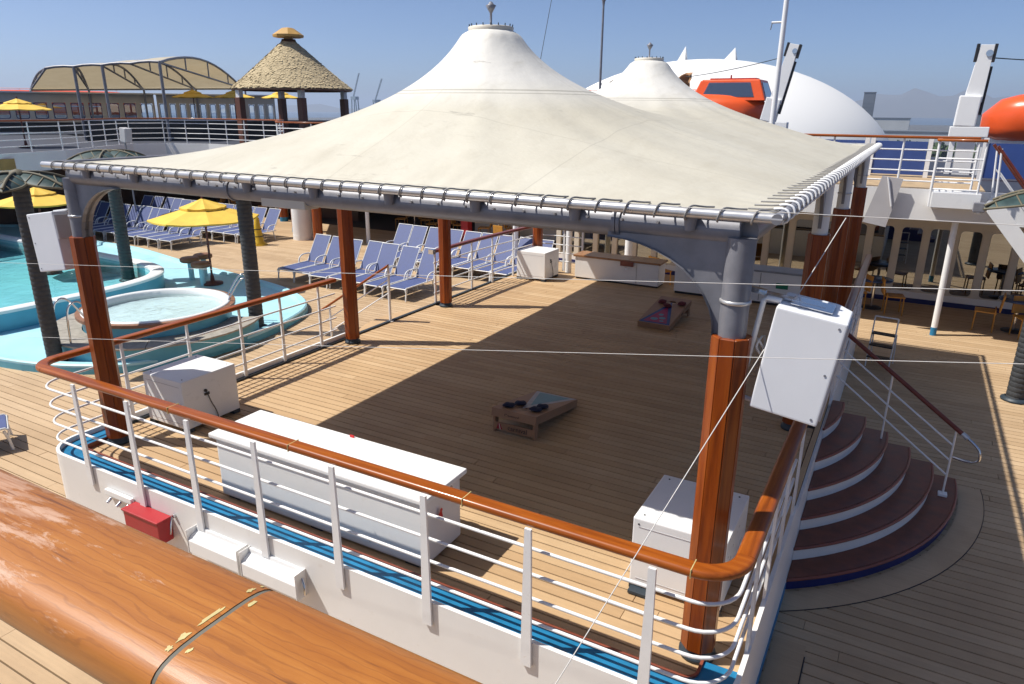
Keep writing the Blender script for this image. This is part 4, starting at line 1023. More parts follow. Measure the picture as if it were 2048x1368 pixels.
for i in range(13): lounger(-12.95-.62*i,12.85+.015*i,rnd.uniform(-.03,.03),'blue sling sun lounger, %s from the right in the back row across the pool'%ORD[i],'loungers in the back row across the pool')
lounger(-3.22,.30,R(97),'blue sun lounger cut off by the left edge of the picture on the planks','single lounger at the left edge')

# ------------------------------------------------------------------ decorative metal palms
def palm(label,x,y_,z,h,r=.17,leaves=6,lr=1.5,rz=0.0,rise=.25):
    o=thing('metal_palm',label,'decorative palm',(x,y_,z),rz)
    mb=MB(); k=int(h/.085)
    for i in range(k):
        z0=i*h/k; mb.lathe([(r*.96,z0),(r*1.01,z0+.012),(r*.985,z0+h/k-.012),(r*.95,z0+h/k)],14)
    tag(mb.build('trunk','trunk',o),kind='stuff')
    MB().lathe([(0,0),(r*1.5,0),(r*1.5,.03),(r*1.1,.06)],16).build('foot_plate','dark_base',o)
    MB().lathe([(r,h-.02),(r*1.25,h+.05),(r*.9,h+.16),(0,h+.2)],14).build('crown_hub','leaf_frame',o)
    for i in range(leaves):
        a=2*math.pi*i/leaves; m=Matrix.Translation((0,0,h+.08))@Matrix.Rotation(a,4,'Z'); N=8
        def pt(f,s): 
            w=.36*math.sin(math.pi*min(1,f*.93+.07))**.8*lr/1.5; return m@Vector((lr*f,s*w,rise*lr*(1-(2*f-.9)**2)*.9-abs(s)*.10*math.sin(math.pi*f)-.35*f*f*lr*.6))
        L_=[pt(i_/N,-1) for i_ in range(N+1)]; C_=[pt(i_/N,0)+Vector((0,0,.05)) for i_ in range(N+1)]; R_=[pt(i_/N,1) for i_ in range(N+1)]
        vs=L_+C_+R_; q=N+1; fs=[(i_,i_+1,q+i_+1,q+i_) for i_ in range(N)]+[(q+i_,q+i_+1,2*q+i_+1,2*q+i_) for i_ in range(N)]
        lf=MB().add(vs,fs,True).build('leaf','leaf_teal',o)
        fr=MB(); fr.tube(L_,.02,5); fr.tube(C_,.025,5); fr.tube(R_,.02,5)
        for i_ in range(1,N,2): fr.tube([L_[i_],C_[i_],R_[i_]],.014,4)
        tag(fr.build('leaf_frame','leaf_frame',lf),kind='stuff')
    return o
palm('dark trunk of a metal palm at the far left with teal panelled leaves',-5.8,2.38,PT-.05,3.30,.135,6,.85,.3,.03)
palm('metal palm trunk behind the left front column with arched leaves above',-10.76,7.13,PT-.05,3.28,.16,6,1.05,.25,.06)
palm('metal palm trunk rising from the terrace right of the hot tub',-4.31,5.79,PT-.05,3.0,.15,6,.8,.5,.06)
palm('metal palm trunk at the right edge with teal leaf tips near the stairs',9.67,9.58,L,3.35,.145,6,1.12,.35,.04)
cn=thing('caution_cone','yellow folded caution cone standing on the deck behind the loungers','caution cone',(-12.35,13.1,L))
MB().lathe([(0,0),(.24,0),(.25,.04),(.19,.12),(.12,.6),(.09,.92),(.05,1.0),(0,1.01)],12).build('cone','caution_yellow',cn)
for z in (.3,.55): MB().lathe([(.245-.19*z,z),(.25-.19*z,z+.03)],12).build('band','black',cn)
MB().lathe([(.0,.0),(.29,.0),(.29,.03),(.0,.03)],12,smooth=False).build('foot','caution_yellow',cn)

# ------------------------------------------------------------------ upper decks and the house under them
edge=[(-18.7,-8),(-18.7,8.4),(-19.4,10.9),(-21.3,13.8),(-22.2,15.4),(-21.6,16.6),(-19.5,17.2),(-15,17.2),(-13.5,15.4),(-12.2,14.2),(-10.6,14.2),(-9.2,15.3),(-8.2,17.0),(-4.0,17.0),(-1.5,15.0),(1.5,13.0),(16,13.0)]
up_poly=edge+[(16,26),(2,27),(-60,45),(-60,-8)]
struct('upper_deck', MB().prism(up_poly,UD-.16,UD-.001), 'navy_deck')
UP=bpy.data.objects['upper_deck']
MB().prism(edge+[(16,26),(-60,44),(-60,-8)],1.60,UD-.17).build('soffit','cream',UP)
MB().sweep([(x,y_,0) for x,y_ in edge],[(.012,1.58),(.05,1.58),(.05,UD+.02),(.012,UD+.02)],smooth=False).build('fascia','white_paint',UP)
MB().prism([(1.6,13.2),(8.9,13.2),(8.9,17),(1.6,17)],UD,UD+.008).build('deck_covering','tan_deck',UP)
MB().box(7.95,8.80,12.55,12.985,1.90,UD+.01).build('landing_box','white_clean',UP,bevel=.01)
hw=thing('deckhouse','shaded cream deckhouse wall with tall windows under the upper deck','building')
WY=16.0; x=-2.0; k=0; wins=[]
while x<13.4: wins.append(x); x+=.63
zb,ztw=-.62,1.03
MB().box(-2.2,13.8,WY,WY+.12,L+.12,zb).build('lower_wall','white_paint',hw); MB().box(-2.2,13.8,WY,WY+.12,ztw,1.60).build('upper_wall','cream',hw)
MB().box(-2.2,13.8,WY-.015,WY+.12,L,L+.12).build('skirting','dark_blue',hw)
for x in wins:
    MB().box(x-.075,x+.075,WY-.01,WY+.11,zb,ztw).build('mullion','cream',hw)
for a,b in zip(wins[:-1],wins[1:]):
    a+=.075;b-=.075; w=(b-a); h=ztw-zb; cx,cz=(a+b)/2,(zb+ztw)/2
    o_=[(cx-w/2,cz-h/2),(cx+w/2,cz-h/2),(cx+w/2,cz+h/2),(cx-w/2,cz+h/2)]
    RRp=rrect(w-.03,h-.05,.09,4); n=len(RRp)
    # frame: ring between the rectangle and the rounded opening
    vs=[]; outer=[]
    for px_,pz_ in RRp:
        kx=(w/2)/max(1e-6,abs(px_)); kz=(h/2)/max(1e-6,abs(pz_)); kk=min(kx,kz); outer.append((px_*kk,pz_*kk))
    vs=[(cx+p,WY+.012,cz+q) for p,q in outer]+[(cx+p,WY+.012,cz+q) for p,q in RRp]+[(cx+p,WY+.06,cz+q) for p,q in RRp]
    fr=MB().add(vs,[(i,(i+1)%n,n+(i+1)%n,n+i) for i in range(n)]+[(n+i,n+(i+1)%n,2*n+(i+1)%n,2*n+i) for i in range(n)]).build('window','cream',hw)
    MB().add([(cx+p,WY+.05,cz+q) for p,q in RRp],[tuple(range(n))]).build('pane','window_glass',fr)
MB().box(-2.2,13.8,19.2,19.3,L,1.6).build('inner_wall','dark_wood_wall',hw)
# dark bar area under the deck at the back and left
bw=thing('bar_wall','dark wooden wall of the shaded bar under the upper deck','wall')
MB().box(-30,-2.3,21.4,21.6,L,1.6).build('back_wall','dark_wood_wall',bw); MB().box(-25.2,-25,-6,21.4,L,1.6).build('side_wall','dark_wood_wall',bw)
for x in (-22,-18.5,-15,-11.5,-8,-4.5): MB().box(x-.06,x+.06,21.33,21.398,L,1.6).build('pilaster','tub_wood',bw)
MB().box(-7.2,-2.3,19.3,19.45,L,1.6).build('grey_partition','cream',bw); MB().box(-6.75,-6.45,17.6,17.9,L,1.6).build('red_pillar','red_box',bw)
bc=thing('bar_counter','shaded wooden bar counter under the upper deck behind the loungers','counter',(-16,19.5,L))
MB().box(-5,3,-.35,.35,0,1.05).build('body','dark_wood_wall',bc); MB().box(-5.1,3.1,-.45,.45,1.05,1.1).build('top','tub_wood',bc)
def post_col(name,label,x,y_,r,z1,mat,base='dark_blue',bh=.18):
    o=thing(name,label,'column',(x,y_,L)); MB().cyl((0,0,bh),(0,0,z1-L),r,n=16).build('shaft',mat,o); MB().cyl((0,0,0),(0,0,bh),r*1.02,n=16).build('base',base,o); return o
post_col('white_pillar','slim white pillar with a blue foot on the right-hand deck',8.48,13.11,.062,1.62,'white_clean','blue_paint')
post_col('white_pillar','thick white column behind the loungers',-11.9,14.8,.36,1.6,'white_paint','white_paint')
post_col('wooden_column','wooden column left of the thick white column',-13.3,15.9,.2,1.6,'varnish_z','blue_paint')
post_col('wooden_column','wooden column right of the thick white column',-10.95,14.6,.17,1.6,'varnish_z','varnish_z')
post_col('wooden_column','wooden column under the deck beside the yellow caution cone',-15.8,17.6,.17,1.6,'varnish_z','blue_paint')
post_col('white_pillar','slim white pole between two wooden stage columns in the background',-9.3,15.4,.07,1.6,'white_clean','white_clean')
post_col('white_pillar','white pillar behind the rear corner of the stage railing',-2.25,13.6,.08,1.6,'white_clean','white_clean')
post_col('white_pillar','white pillar right of the rear wooden column',-.95,14.5,.09,1.6,'white_clean','white_clean')
for i,x in enumerate((1.35,3.2,4.4)): post_col('white_pillar','white pillar behind the wooden-topped locker, %s from the left'%ORD[i],x,13.2,.10,1.6,'white_clean','white_clean')
sg=thing('bar_sign','long dull gold sign with raised letters on the deck edge at the far left','sign',(-18.64,6.9,1.90))
MB().box(-.03,.01,-3.0,1.9,-.20,.16).build('board','sign_gold',sg)
for i in range(15):
    MB().box(.01,.025,-1.9+i*.22,-1.9+i*.22+rnd.uniform(.09,.15),-.1,.08).build('letter','cream',sg)

def deck_rail(name,label,pts,z0,h=1.05,bars=(.22,.43,.64,.85),sp=1.25,wood_='varnish_x',pr_=.022):
    o=thing(name,label,'railing'); P=[Vector((x,y_,0)) for x,y_ in pts]
    MB().sweep([(p.x,p.y,z0+h) for p in P],rrect(.10,.055,.02,3)).build('handrail',wood_,o)
    for b in bars: MB().tube([(p.x,p.y,z0+b) for p in P],.016,6).build('bar','white_rail',o)
    tot=0; 
    for a,b in zip(P[:-1],P[1:]):
        n=max(1,round((b-a).length/sp))
        for i in range(n):
            q=a.lerp(b,i/n); MB().cyl((q.x,q.y,z0),(q.x,q.y,z0+h-.02),pr_,n=8).build('post','white_rail',o)
    q=P[-1]; MB().cyl((q.x,q.y,z0),(q.x,q.y,z0+h-.02),pr_,n=8).build('post','white_rail',o)
    return o
deck_rail('deck_railing','white upper deck railing with brown rail above the sign at the far left',[(-18.75,3.5),(-18.75,8.4),(-19.45,10.9),(-20.6,12.7)],UD)
deck_rail('deck_railing','long white upper deck railing in front of the arched awning and gazebo',[(-20.6,12.72),(-22.25,15.4),(-21.7,16.65),(-19.5,17.25),(-15,17.25),(-13.5,15.5),(-12.2,14.3),(-10.6,14.3),(-9.2,15.4)],UD,sp=1.1)
deck_rail('deck_railing','white upper deck railing with orange-brown rail on the right beside the tent corner',[(1.6,13.05),(4.6,13.05),(8.62,13.05)],UD,bars=(.17,.38,.59,.80),sp=1.35)
deck_rail('deck_railing','white railing around the small landing at the head of the right stair',[(7.92,13.0),(7.92,12.6),(8.72,12.58)],UD-.28,h=1.30,bars=(.35,.55,.75,.95),sp=.8)
for i,(x0,x1) in enumerate(((5.3,6.35),(6.6,7.75),(9.0,9.9),(10.1,11.6))):
    o=thing('windbreak_panel','blue windbreak panel on the upper deck, %s from the left'%ORD[i],'panel',((x0+x1)/2,16.3,UD),group='blue windbreak panels')
    w=(x1-x0)/2; MB().box(-w,w,-.015,.015,.06,.86).build('canvas','panel_blue',o)
    for k in (-w-.06,w+.06): MB().box(k-.05,k+.05,-.04,.04,0,.98).build('post','white_rail',o)
# stair on the far right, from the upper deck down towards the camera's right
sr=thing('ship_stair','white steel stair coming down at the right edge of the picture','stair')
A=Vector((8.95,12.35,UD)); B=Vector((11.45,12.35,L)); d_=B-A
for y_ in (12.02,12.92):
    mb=MB(); mb.add([(A.x-.06,y_-.02,UD-.26),(A.x+.08,y_-.02,UD+.02),(B.x+.12,y_-.02,L),(B.x-.16,y_-.02,L),(A.x-.06,y_+.02,UD-.26),(A.x+.08,y_+.02,UD+.02),(B.x+.12,y_+.02,L),(B.x-.16,y_+.02,L)],[(0,1,2,3),(7,6,5,4),(0,4,5,1),(1,5,6,2),(2,6,7,3),(3,7,4,0)]); mb.build('stringer','white_clean',sr,fixn=True)
for i in range(1,14):
    p=A+d_*(i/14); MB().box(p.x-.13,p.x+.10,12.04,12.90,p.z-.02,p.z+.01).build('tread','grey_deck',sr)
for y_ in (12.0,12.94):
    MB().cyl((A.x-.1,y_,UD+.95),(B.x-.1,y_,L+.95),.03,n=10).build('handrail','varnish_dark',sr)
    for f in (0.02,.35,.7): p=A+d_*f; MB().cyl((p.x,y_,p.z),(p.x-.08,y_,p.z+.97),.02,n=8).build('post','white_rail',sr)
    MB().cyl((A.x,y_,UD+.5),(B.x,y_,L+.5),.014,n=8).build('bar','white_rail',sr)
fl=thing('floodlight','small grey and white floodlight under the landing of the right stair','floodlight',(8.78,12.35,1.98))
MB().box(-.10,.10,-.08,.08,-.09,.09).build('housing','grey_metal',fl,bevel=.015); MB().lathe([(.05,0),(.075,.03),(.06,.05),(0,.055)],12,(0,0,-.13)).build('lamp','white_clean',fl)
fb2=thing('screen_panel','shaded grey hanging panel below the upper deck behind the far stage column','panel',(7.05,12.8,1.9))
MB().add([(-.30,0,-.42),(.16,0,-.50),(.34,0,.52),(-.06,0,.56),(-.30,.05,-.42),(.16,.05,-.50),(.34,.05,.52),(-.06,.05,.56)],[(0,1,2,3),(7,6,5,4),(0,4,5,1),(1,5,6,2),(2,6,7,3),(3,7,4,0)]).build('plate','speaker_grey',fb2,fixn=True)
MB().cyl((.2,-.03,-.05),(.05,-.03,.55),.02,n=8).build('strut','white_rail',fb2)

# chairs and tables in the shade
def make_chair():
    o=thing('chair','x','chair')
    MB().box(-.21,.21,-.21,.21,.43,.46).build('seat','chair_yellow',o,bevel=.008); MB().box(-.21,.21,.19,.22,.50,.88,Matrix.Rotation(R(-6),4,'X')).build('backrest','chair_yellow',o,bevel=.006)
    for sx in (-.19,.19):
        for sy in (-.19,.19): MB().cyl((sx,sy,0),(sx*.95,sy*.95,.44 if sy<0 else .52),.016,n=6).build('leg','chair_yellow',o)
    return o
def make_table():
    o=thing('round_table','x','table')
    MB().lathe([(0,.70),(.38,.70),(.40,.715),(.40,.735),(.38,.745),(0,.745)],24).build('top','table_blue',o); MB().cyl((0,0,.03),(0,0,.7),.035,n=10).build('leg','steel',o); MB().lathe([(.24,0),(.24,.02),(.04,.05)],16).build('foot','black',o)
    return o
CH=make_chair(); TB=make_table(); fc=ft=True
def chair(x,y_,rz,label,g):
    global fc
    o=CH if fc else copy_tree2(CH); fc=False; o.location=(x,y_,L+.002); o.rotation_euler=(0,0,rz); o['label']=label; o['group']=g
def table(x,y_,label,g):
    global ft
    o=TB if ft else copy_tree2(TB); ft=False; o.location=(x,y_,L+.002); o['label']=label; o['group']=g
g='chairs and tables under the right deck'
table(7.15,14.95,'round blue table left of the slim white pillar by the windows',g); chair(7.62,14.6,R(100),'yellow wooden chair beside the table left of the slim white pillar',g); chair(6.75,14.6,R(-60),'yellow wooden chair furthest left under the deckhouse windows',g)
table(10.05,14.35,'round blue table at the right edge in the shade',g); chair(9.45,14.15,R(-95),'yellow wooden chair left of the table at the right edge',g); chair(10.2,13.9,R(20),'yellow wooden chair in front of the table at the right edge',g); chair(10.6,14.6,R(110),'yellow wooden chair behind the table at the right edge',g)
g='chairs and tables in the shaded bar'
for i,(x,y_) in enumerate(((-20.0,18.3),(-17.2,18.5),(-9.6,18.6),(-7.8,18.2),(-5.6,18.4))):
    table(x,y_,'round table in the shaded bar behind the loungers, %s from the left'%ORD[i],g)
    chair(x+.55,y_+.1,R(100),'yellow chair right of the %s shaded bar table from the left'%ORD[i],g); chair(x-.5,y_-.2,R(-70),'yellow chair left of the %s shaded bar table from the left'%ORD[i],g)
chair(-4.55,16.9,R(170),'yellow chair back just behind the second row of loungers',g)
for i,(x,y_) in enumerate(((1.9,14.4),(3.9,14.6))): chair(x,y_,R(150),'yellow chair behind the wooden-topped locker, %s one'%('left' if i==0 else 'right'),'chairs behind the stage')
# step ladder beside the stage
sl_=thing('step_ladder','small step ladder with black treads beside the right rear stage wall','step ladder',(7.55,10.35,L),R(-8))
for s in (-.2,.2):
    MB().tube([(s,-.22,0),(s,-.05,.62),(s,.0,.95)],.014,6).build('front_rail','alu_white',sl_); MB().tube([(s,.25,0),(s,.10,.62)],.014,6).build('rear_rail','alu_white',sl_)
for z,y_ in ((.2,-.17),(.42,-.11),(.63,-.03)): MB().box(-.2,.2,y_-.08,y_+.09,z-.012,z+.012).build('tread','black',sl_,bevel=.004)
MB().cyl((-.2,0,.95),(.2,0,.95),.014,n=8).build('hand_bar','alu_white',sl_)

# ------------------------------------------------------------------ far deckhouse, awning and gazebo on the upper deck
fh=thing('upper_deckhouse','grey deckhouse on the upper deck with a long row of windows','building')
def window_wall(P0,P1,n,zb_,zt_,ztop,wfrac,tint):
    a=Vector((*P0,0)); b=Vector((*P1,0)); d=(b-a); Ln=d.length; d.normalize(); ang=math.atan2(d.y,d.x); m=Matrix.Translation(a)@Matrix.Rotation(ang,4,'Z')
    MB().box(0,Ln,-.05,.05,UD,UD+.12,m).build('plinth','white_paint',fh); MB().box(0,Ln,-.05,.05,UD+.12,zb_-.18,m).build('lower_wall','black',fh); MB().box(0,Ln,-.05,.05,zb_-.18,zb_,m).build('sill_wall','cream',fh)
    MB().box(0,Ln,-.05,.05,zt_,ztop,m).build('upper_wall','cream',fh); MB().box(-.05,Ln+.05,-.35,.12,ztop,ztop+.08,m).build('roof_edge','white_paint',fh)
    p=Ln/n; w=p*wfrac
    for i in range(n+1): 
        x0=max(0,i*p-(p-w)/2); x1=min(Ln,i*p+(p-w)/2); MB().box(x0,x1,-.06,.05,zb_,zt_,m).build('mullion','cream',fh)
    for i in range(n):
        c=(i+.5)*p; h=zt_-zb_; RRp=rrect(w-.02,h-.02,min(w,h)*.18,3); Q=rrect(w-.10,h-.10,min(w,h)*.15,3); nn=len(RRp)
        vs=[m@Vector((c+x,-.03,(zb_+zt_)/2+z)) for x,z in RRp]+[m@Vector((c+x,-.03,(zb_+zt_)/2+z)) for x,z in Q]
        f=MB().add(vs,[(k,(k+1)%nn,nn+(k+1)%nn,nn+k) for k in range(nn)]).build('window',tint,fh)
        MB().add([m@Vector((c+x,-.02,(zb_+zt_)/2+z)) for x,z in Q],[tuple(range(nn))]).build('pane','pale_glass',f)
window_wall((-41.5,10.6),(-33.3,24.6),18,3.02,3.92,4.42,.74,'dark_blue')
window_wall((-33.2,24.7),(-28.9,30.0),12,2.98,3.92,4.42,.62,'dark_blue')
def lifeboat(name,label,x0,x1,y_,zb_,zt_,wd,cabin=None,rz=0.0,loc=None,white=True,hullz=.35):
    o=thing(name,label,'lifeboat',loc or (0,0,0),rz); Ln=x1-x0; N=22; K=20; vs=[]; H=zt_-zb_
    for i in range(N+1):
        f=i/N; e=max(.02,1-abs(2*f-1)**7.0)**.5
        for k in range(K):
            a=2*math.pi*k/K; ca,sa=math.cos(a),math.sin(a)
            vs.append((x0+Ln*f, y_+wd/2*e*math.copysign(abs(ca)**.6,ca), zb_+H/2+H/2*(e if sa>0 else (.55+.45*e))*math.copysign(abs(sa)**.7,sa)))
    fs=[(i*K+k,(i+1)*K+k,(i+1)*K+(k+1)%K,i*K+(k+1)%K) for i in range(N) for k in range(K)]+[tuple(range(K)),tuple(N*K+k for k in range(K-1,-1,-1))]
    MB().add(vs,fs,True).build('hull','orange_boat',o,fixn=True)
    MB().tube([(x0+Ln*f,y_-(wd/2+.015)*max(.02,1-abs(2*f-1)**3.4)**.55,zb_+H*.42) for f in [.04+.92*i/24 for i in range(25)]],.035,6).build('fender','white_clean',o)
    if white: 
        vs=[]
        for i in range(N+1):
            f=i/N; e=max(.02,1-abs(2*f-1)**3.0)**.6
            for sy in (-1,1):
                for z in (zb_+.16,zb_-hullz): vs.append((x0+.15+(Ln-.3)*f,y_+sy*wd/2*e*(.96 if z>zb_ else .6),z))
        MB().add(vs,[(i*4,i*4+1,i*4+5,i*4+4) for i in range(N)]+[(i*4+2,i*4+6,i*4+7,i*4+3) for i in range(N)]+[(i*4+1,i*4+3,i*4+7,i*4+5) for i in range(N)]).build('lower_hull','white_clean',o)
    MB().tube([(x0+Ln*.12,y_,zt_+.10),(x0+Ln*.88,y_,zt_+.10)],.022,6).build('grab_bar','white_clean',o)
    for f in (.14,.3,.5,.7,.86): MB().cyl((x0+Ln*f,y_,zt_-.03),(x0+Ln*f,y_,zt_+.10),.018,n=6).build('bar_stanchion','white_clean',o)
    for f in (.2,.36,.52,.68): MB().box(x0+Ln*f-.22,x0+Ln*f+.22,y_-wd/2-.005,y_-wd/2+.05,zb_+H*.60,zb_+H*.74).build('port_window','window_glass',o)
    if cabin:
        cx0,cx1,h=cabin; b=zb_+H*.80; t_=b+h; w=wd*.36; s=.28
        P=[(cx0,-w,b),(cx1,-w,b),(cx1,w,b),(cx0,w,b),(cx0+s,-w*.8,t_),(cx1-s,-w*.8,t_),(cx1-s,w*.8,t_),(cx0+s,w*.8,t_)]
        MB().add([(x,y_+q,z) for x,q,z in P],[(0,1,5,4),(1,2,6,5),(2,3,7,6),(3,0,4,7),(4,5,6,7)]).build('wheelhouse','orange_boat',o,bevel=.05)
        def quad(a,b_,c,d,off):
            pts=[Vector(P[q]) for q in (a,b_,c,d)]; ctr=sum(pts,Vector())/4; nrm=(pts[1]-pts[0]).cross(pts[3]-pts[0]).normalized()
            return [Vector((0,y_,0))+ctr+(p-ctr)*.70+nrm*off for p in pts]
        MB().add(quad(0,1,5,4,.012),[(0,1,2,3)]).build('window','window_glass',o); MB().add(quad(1,2,6,5,.012),[(0,1,2,3)]).build('window','window_glass',o)
        MB().box(cx0+.5,cx1-.5,y_-.3,y_+.3,t_,t_+.06).build('hatch','boat_red',o); MB().cyl((cx0+1.2,y_,t_),(cx0+1.2,y_,t_+.18),.03,n=6).build('light','boat_red',o)
    return o
lifeboat('lifeboat','orange lifeboat with a wheelhouse behind the second tent peak',-7.0,2.62,24.2,2.9,4.42,2.6,(-.15,2.52,.72))
lifeboat('lifeboat','orange lifeboat with white lower hull at the right edge',9.0,17.5,20.6,2.92,4.32,2.4,None,hullz=.5)
lifeboat('lifeboat','red-orange lifeboat behind the far left deckhouse windows',-5,5,0,3.0,4.72,2.6,None,rz=R(60),loc=(-43.4,24.6,0),white=True)
lifeboat('lifeboat','red-orange lifeboat end showing over the deckhouse at the far left edge',-4,4,0,3.0,5.2,2.6,None,rz=R(60),loc=(-49.5,18.2,0),white=True)
def davit(label,x,y_,z0,h,lean,wd=.62,name='davit'):
    o=thing(name,label,'davit',(x,y_,z0))
    for s in (-1,1): MB().box(s*wd/2-.06,s*wd/2+.06,-.12,.12,0,.95).build('frame_leg','white_clean',o,bevel=.01)
    MB().box(-wd/2-.12,wd/2+.12,-.2,.2,.95,1.2).build('cross_beam','white_clean',o,bevel=.015); MB().box(-.2,.2,-.1,.25,0,.95).build('winch_panel','white_paint',o)
    m=Matrix.Translation((-.05,0,1.2))@Matrix.Rotation(R(lean),4,'Y')
    MB().box(-.32,.16,-.2,.2,0,.75,m).build('arm_base','white_clean',o,bevel=.03)
    mb=MB(); mb.add([m@Vector(p) for p in ((-.22,-.12,.6),(.18,-.12,.6),(.18,.12,.6),(-.22,.12,.6),(-.12,-.1,h),(.18,-.1,h),(.18,.1,h),(-.12,.1,h))],[(0,1,5,4),(1,2,6,5),(2,3,7,6),(3,0,4,7),(4,5,6,7)]); mb.build('arm','white_clean',o,bevel=.01)
    for k in (-.17,.21): MB().box(k-.035,k+.035,-.11,.11,h-.4,h+.02,m).build('sheave_block','black',o,bevel=.01)
    MB().cyl(m@Vector((.1,-.13,h-.2)),m@Vector((.1,.13,h-.2)),.08,n=12).build('sheave','steel',o)
    mb=MB(); mb.box(.17,.24,-.06,.06,.3,h-.5,m); mb.build('hydraulic_ram','black',o,bevel=.01)
    return o
davit('white davit arm standing left of the orange boat at the right edge',8.62,18.0,UD,2.05-.1,2)
davit('white davit arm with black ram right of the orange wheelhouse boat',3.12,21.6,UD,2.45,11,.8)
# awning
N0,N1,F0,F1=Vector((-28.2,15.7,5.41)),Vector((-23.2,18.0,5.70)),Vector((-36.5,19.3,4.61)),Vector((-30.0,28.7,4.88))
aw=thing('arched_awning','tan fabric awning with arched steel trusses on the upper deck at the left','awning')
def AP(s,t_,dz=0): 
    p=N0.lerp(N1,s).lerp(F0.lerp(F1,s),t_); return p+Vector((0,0,dz+(.22+.60*s)*math.sin(math.pi*min(1,t_*1.05))**.9+.05*abs(math.sin(s*math.pi*4))*(1-t_)))
ns,nt_=32,14
vs=[AP(i/ns,j/nt_) for i in range(ns+1) for j in range(nt_+1)]; vs2=[p-Vector((0,0,.03)) for p in vs]; q=nt_+1
fs=[(i*q+j,(i+1)*q+j,(i+1)*q+j+1,i*q+j+1) for i in range(ns) for j in range(nt_)]
MB().add(vs,fs,True).build('fabric','awning_cloth',aw)
for s in (0,.25,.5,.75,1.0):
    MB().tube([AP(s,j/12,-.05) for j in range(13)],.06,6).build('arch','grey_metal',aw)
    a,b=AP(s,0,-.05),AP(s,1,-.05); MB().cyl(a,b,.05,n=6).build('tie_beam','grey_metal',aw)
    for t_ in (.25,.5,.75): MB().cyl(AP(s,t_,-.05),a.lerp(b,t_),.035,n=6).build('strut','grey_metal',aw)
    
    if s in (.25,.5,1.0): MB().cyl((a.x,a.y,UD),a,.07,n=8).build('post','grey_metal',aw)
    MB().cyl((b.x,b.y,UD),b,.06,n=8).build('post','grey_metal',aw)
MB().tube([AP(i/12,0,-.03) for i in range(13)],.06,6).build('eave_tube','grey_metal',aw); MB().tube([AP(i/12,1,-.03) for i in range(13)],.06,6).build('eave_tube','grey_metal',aw)
lw=thing('low_deck_wall','dark low wall behind the long white railing under the awning','wall')
for a,b in (((-25.9,15.7),(-24.0,18.6)),((-23.98,18.64),(-21.3,21.9)),((-21.27,21.93),(-18.6,24.6))):
    MB().sweep([(a[0],a[1],0),(b[0],b[1],0)],[(-.05,UD),(.05,UD),(.05,3.10),(-.05,3.10)],smooth=False).build('panel','dark_blue' if False else 'black',lw)
    MB().sweep([(a[0],a[1],0),(b[0],b[1],0)],[(-.09,3.10),(.09,3.10),(.09,3.16),(-.09,3.16)],smooth=False).build('capping','white_paint',lw)
# gazebo
gz=thing('thatched_gazebo','round gazebo with thatched cone roof and wooden columns on the upper deck','gazebo',(-18.0,20.9,UD))
ez,az,gr=4.56-UD,6.62-UD,2.70
th_=MB(); rows=44
def gprof(f): return (gr*(1-f)*(1-.03*math.sin(math.pi*f))+.24*f, ez+(az-ez)*f)
for k in range(rows):
    f0=k/rows; f1=(k+1.7)/rows; r0,z0=gprof(f0); r1,z1=gprof(min(1,f1)); nt2=max(24,int(r0*86))
    for i in range(nt2):
        a=2*math.pi*(i+rnd.uniform(-.2,.2))/nt2; w=2*math.pi/nt2*.62; dz=rnd.uniform(-.03,.015); dr=rnd.uniform(.0,.025)
        P=[((r0+dr)*math.cos(a-w),(r0+dr)*math.sin(a-w),z0+dz),((r0+dr)*math.cos(a+w),(r0+dr)*math.sin(a+w),z0+dz+rnd.uniform(-.03,.03)),(r1*math.cos(a+w),r1*math.sin(a+w),z1),(r1*math.cos(a-w),r1*math.sin(a-w),z1),((r0+dr-.04)*math.cos(a),(r0+dr-.04)*math.sin(a),z0+dz-.03)]
        th_.add(P,[(0,1,2,3),(1,0,4)])
tag(th_.build('thatch','thatch',gz),kind='stuff')
MB().lathe([(gr-.08,ez-.02),(gr-.12,ez+.03),(.25,az-.1)],32).build('roof_lining','dark_wood_wall',gz)
MB().lathe([(gr-.05,ez-.10),(gr-.03,ez-.01),(gr-.16,ez-.01),(gr-.16,ez-.10)],32).build('ring_beam','tub_wood',gz)
MB().lathe([(.36,az-.18),(.30,az+.04),(.0,az+.05)],16).build('neck','dark_wood_wall',gz)
MB().lathe([(.0,az+.12),(.66,az+.12),(.68,az+.22),(.26,az+.50),(.0,az+.54)],8,smooth=False).build('cap_roof','gold_cap',gz); MB().cyl((0,0,az-.1),(0,0,az+.15),.2,n=8).build('cap_neck','gold_cap',gz)
for (x,y_) in ((-18.9,18.6),(-19.9,22.0),(-16.4,19.8),(-17.1,23.3)):
    xx,yy=x+18.0,y_-20.9; c=MB().box(xx-.15,xx+.15,yy-.15,yy+.15,0,1.95).build('column','gazebo_wood',gz,bevel=.02); MB().box(xx-.11,xx+.11,yy-.11,yy+.11,1.95,ez-.05).build('column_head','white_paint',c)
ups=[((-28.8,23.9,UD),2.48,1.12,'yellow umbrella under the right half of the awning'),((-27.4,25.6,UD),2.50,1.12,'yellow umbrella on the upper deck left of the gazebo'),((-25.7,27.5,UD),2.50,1.12,'yellow umbrella seen between the gazebo columns'),((-22.6,11.3,UD),1.80,1.08,'yellow umbrella on the upper deck at the far left edge')]
for b,tp,rd,lb in ups: umbrella(lb,b,tp,rd,.3)
sps=thing('deck_loudspeaker','small white box loudspeaker on the railing left of the tent','loudspeaker',(-17.9,12.3,2.0))
MB().box(-.16,.16,-.14,.14,.5,1.0,Matrix.Rotation(R(8),4,'Y')).build('cabinet','speaker_grey',sps,bevel=.02); MB().cyl((0,0,-2.9),(0,0,.5),.03,n=8).build('stand','grey_metal',sps)
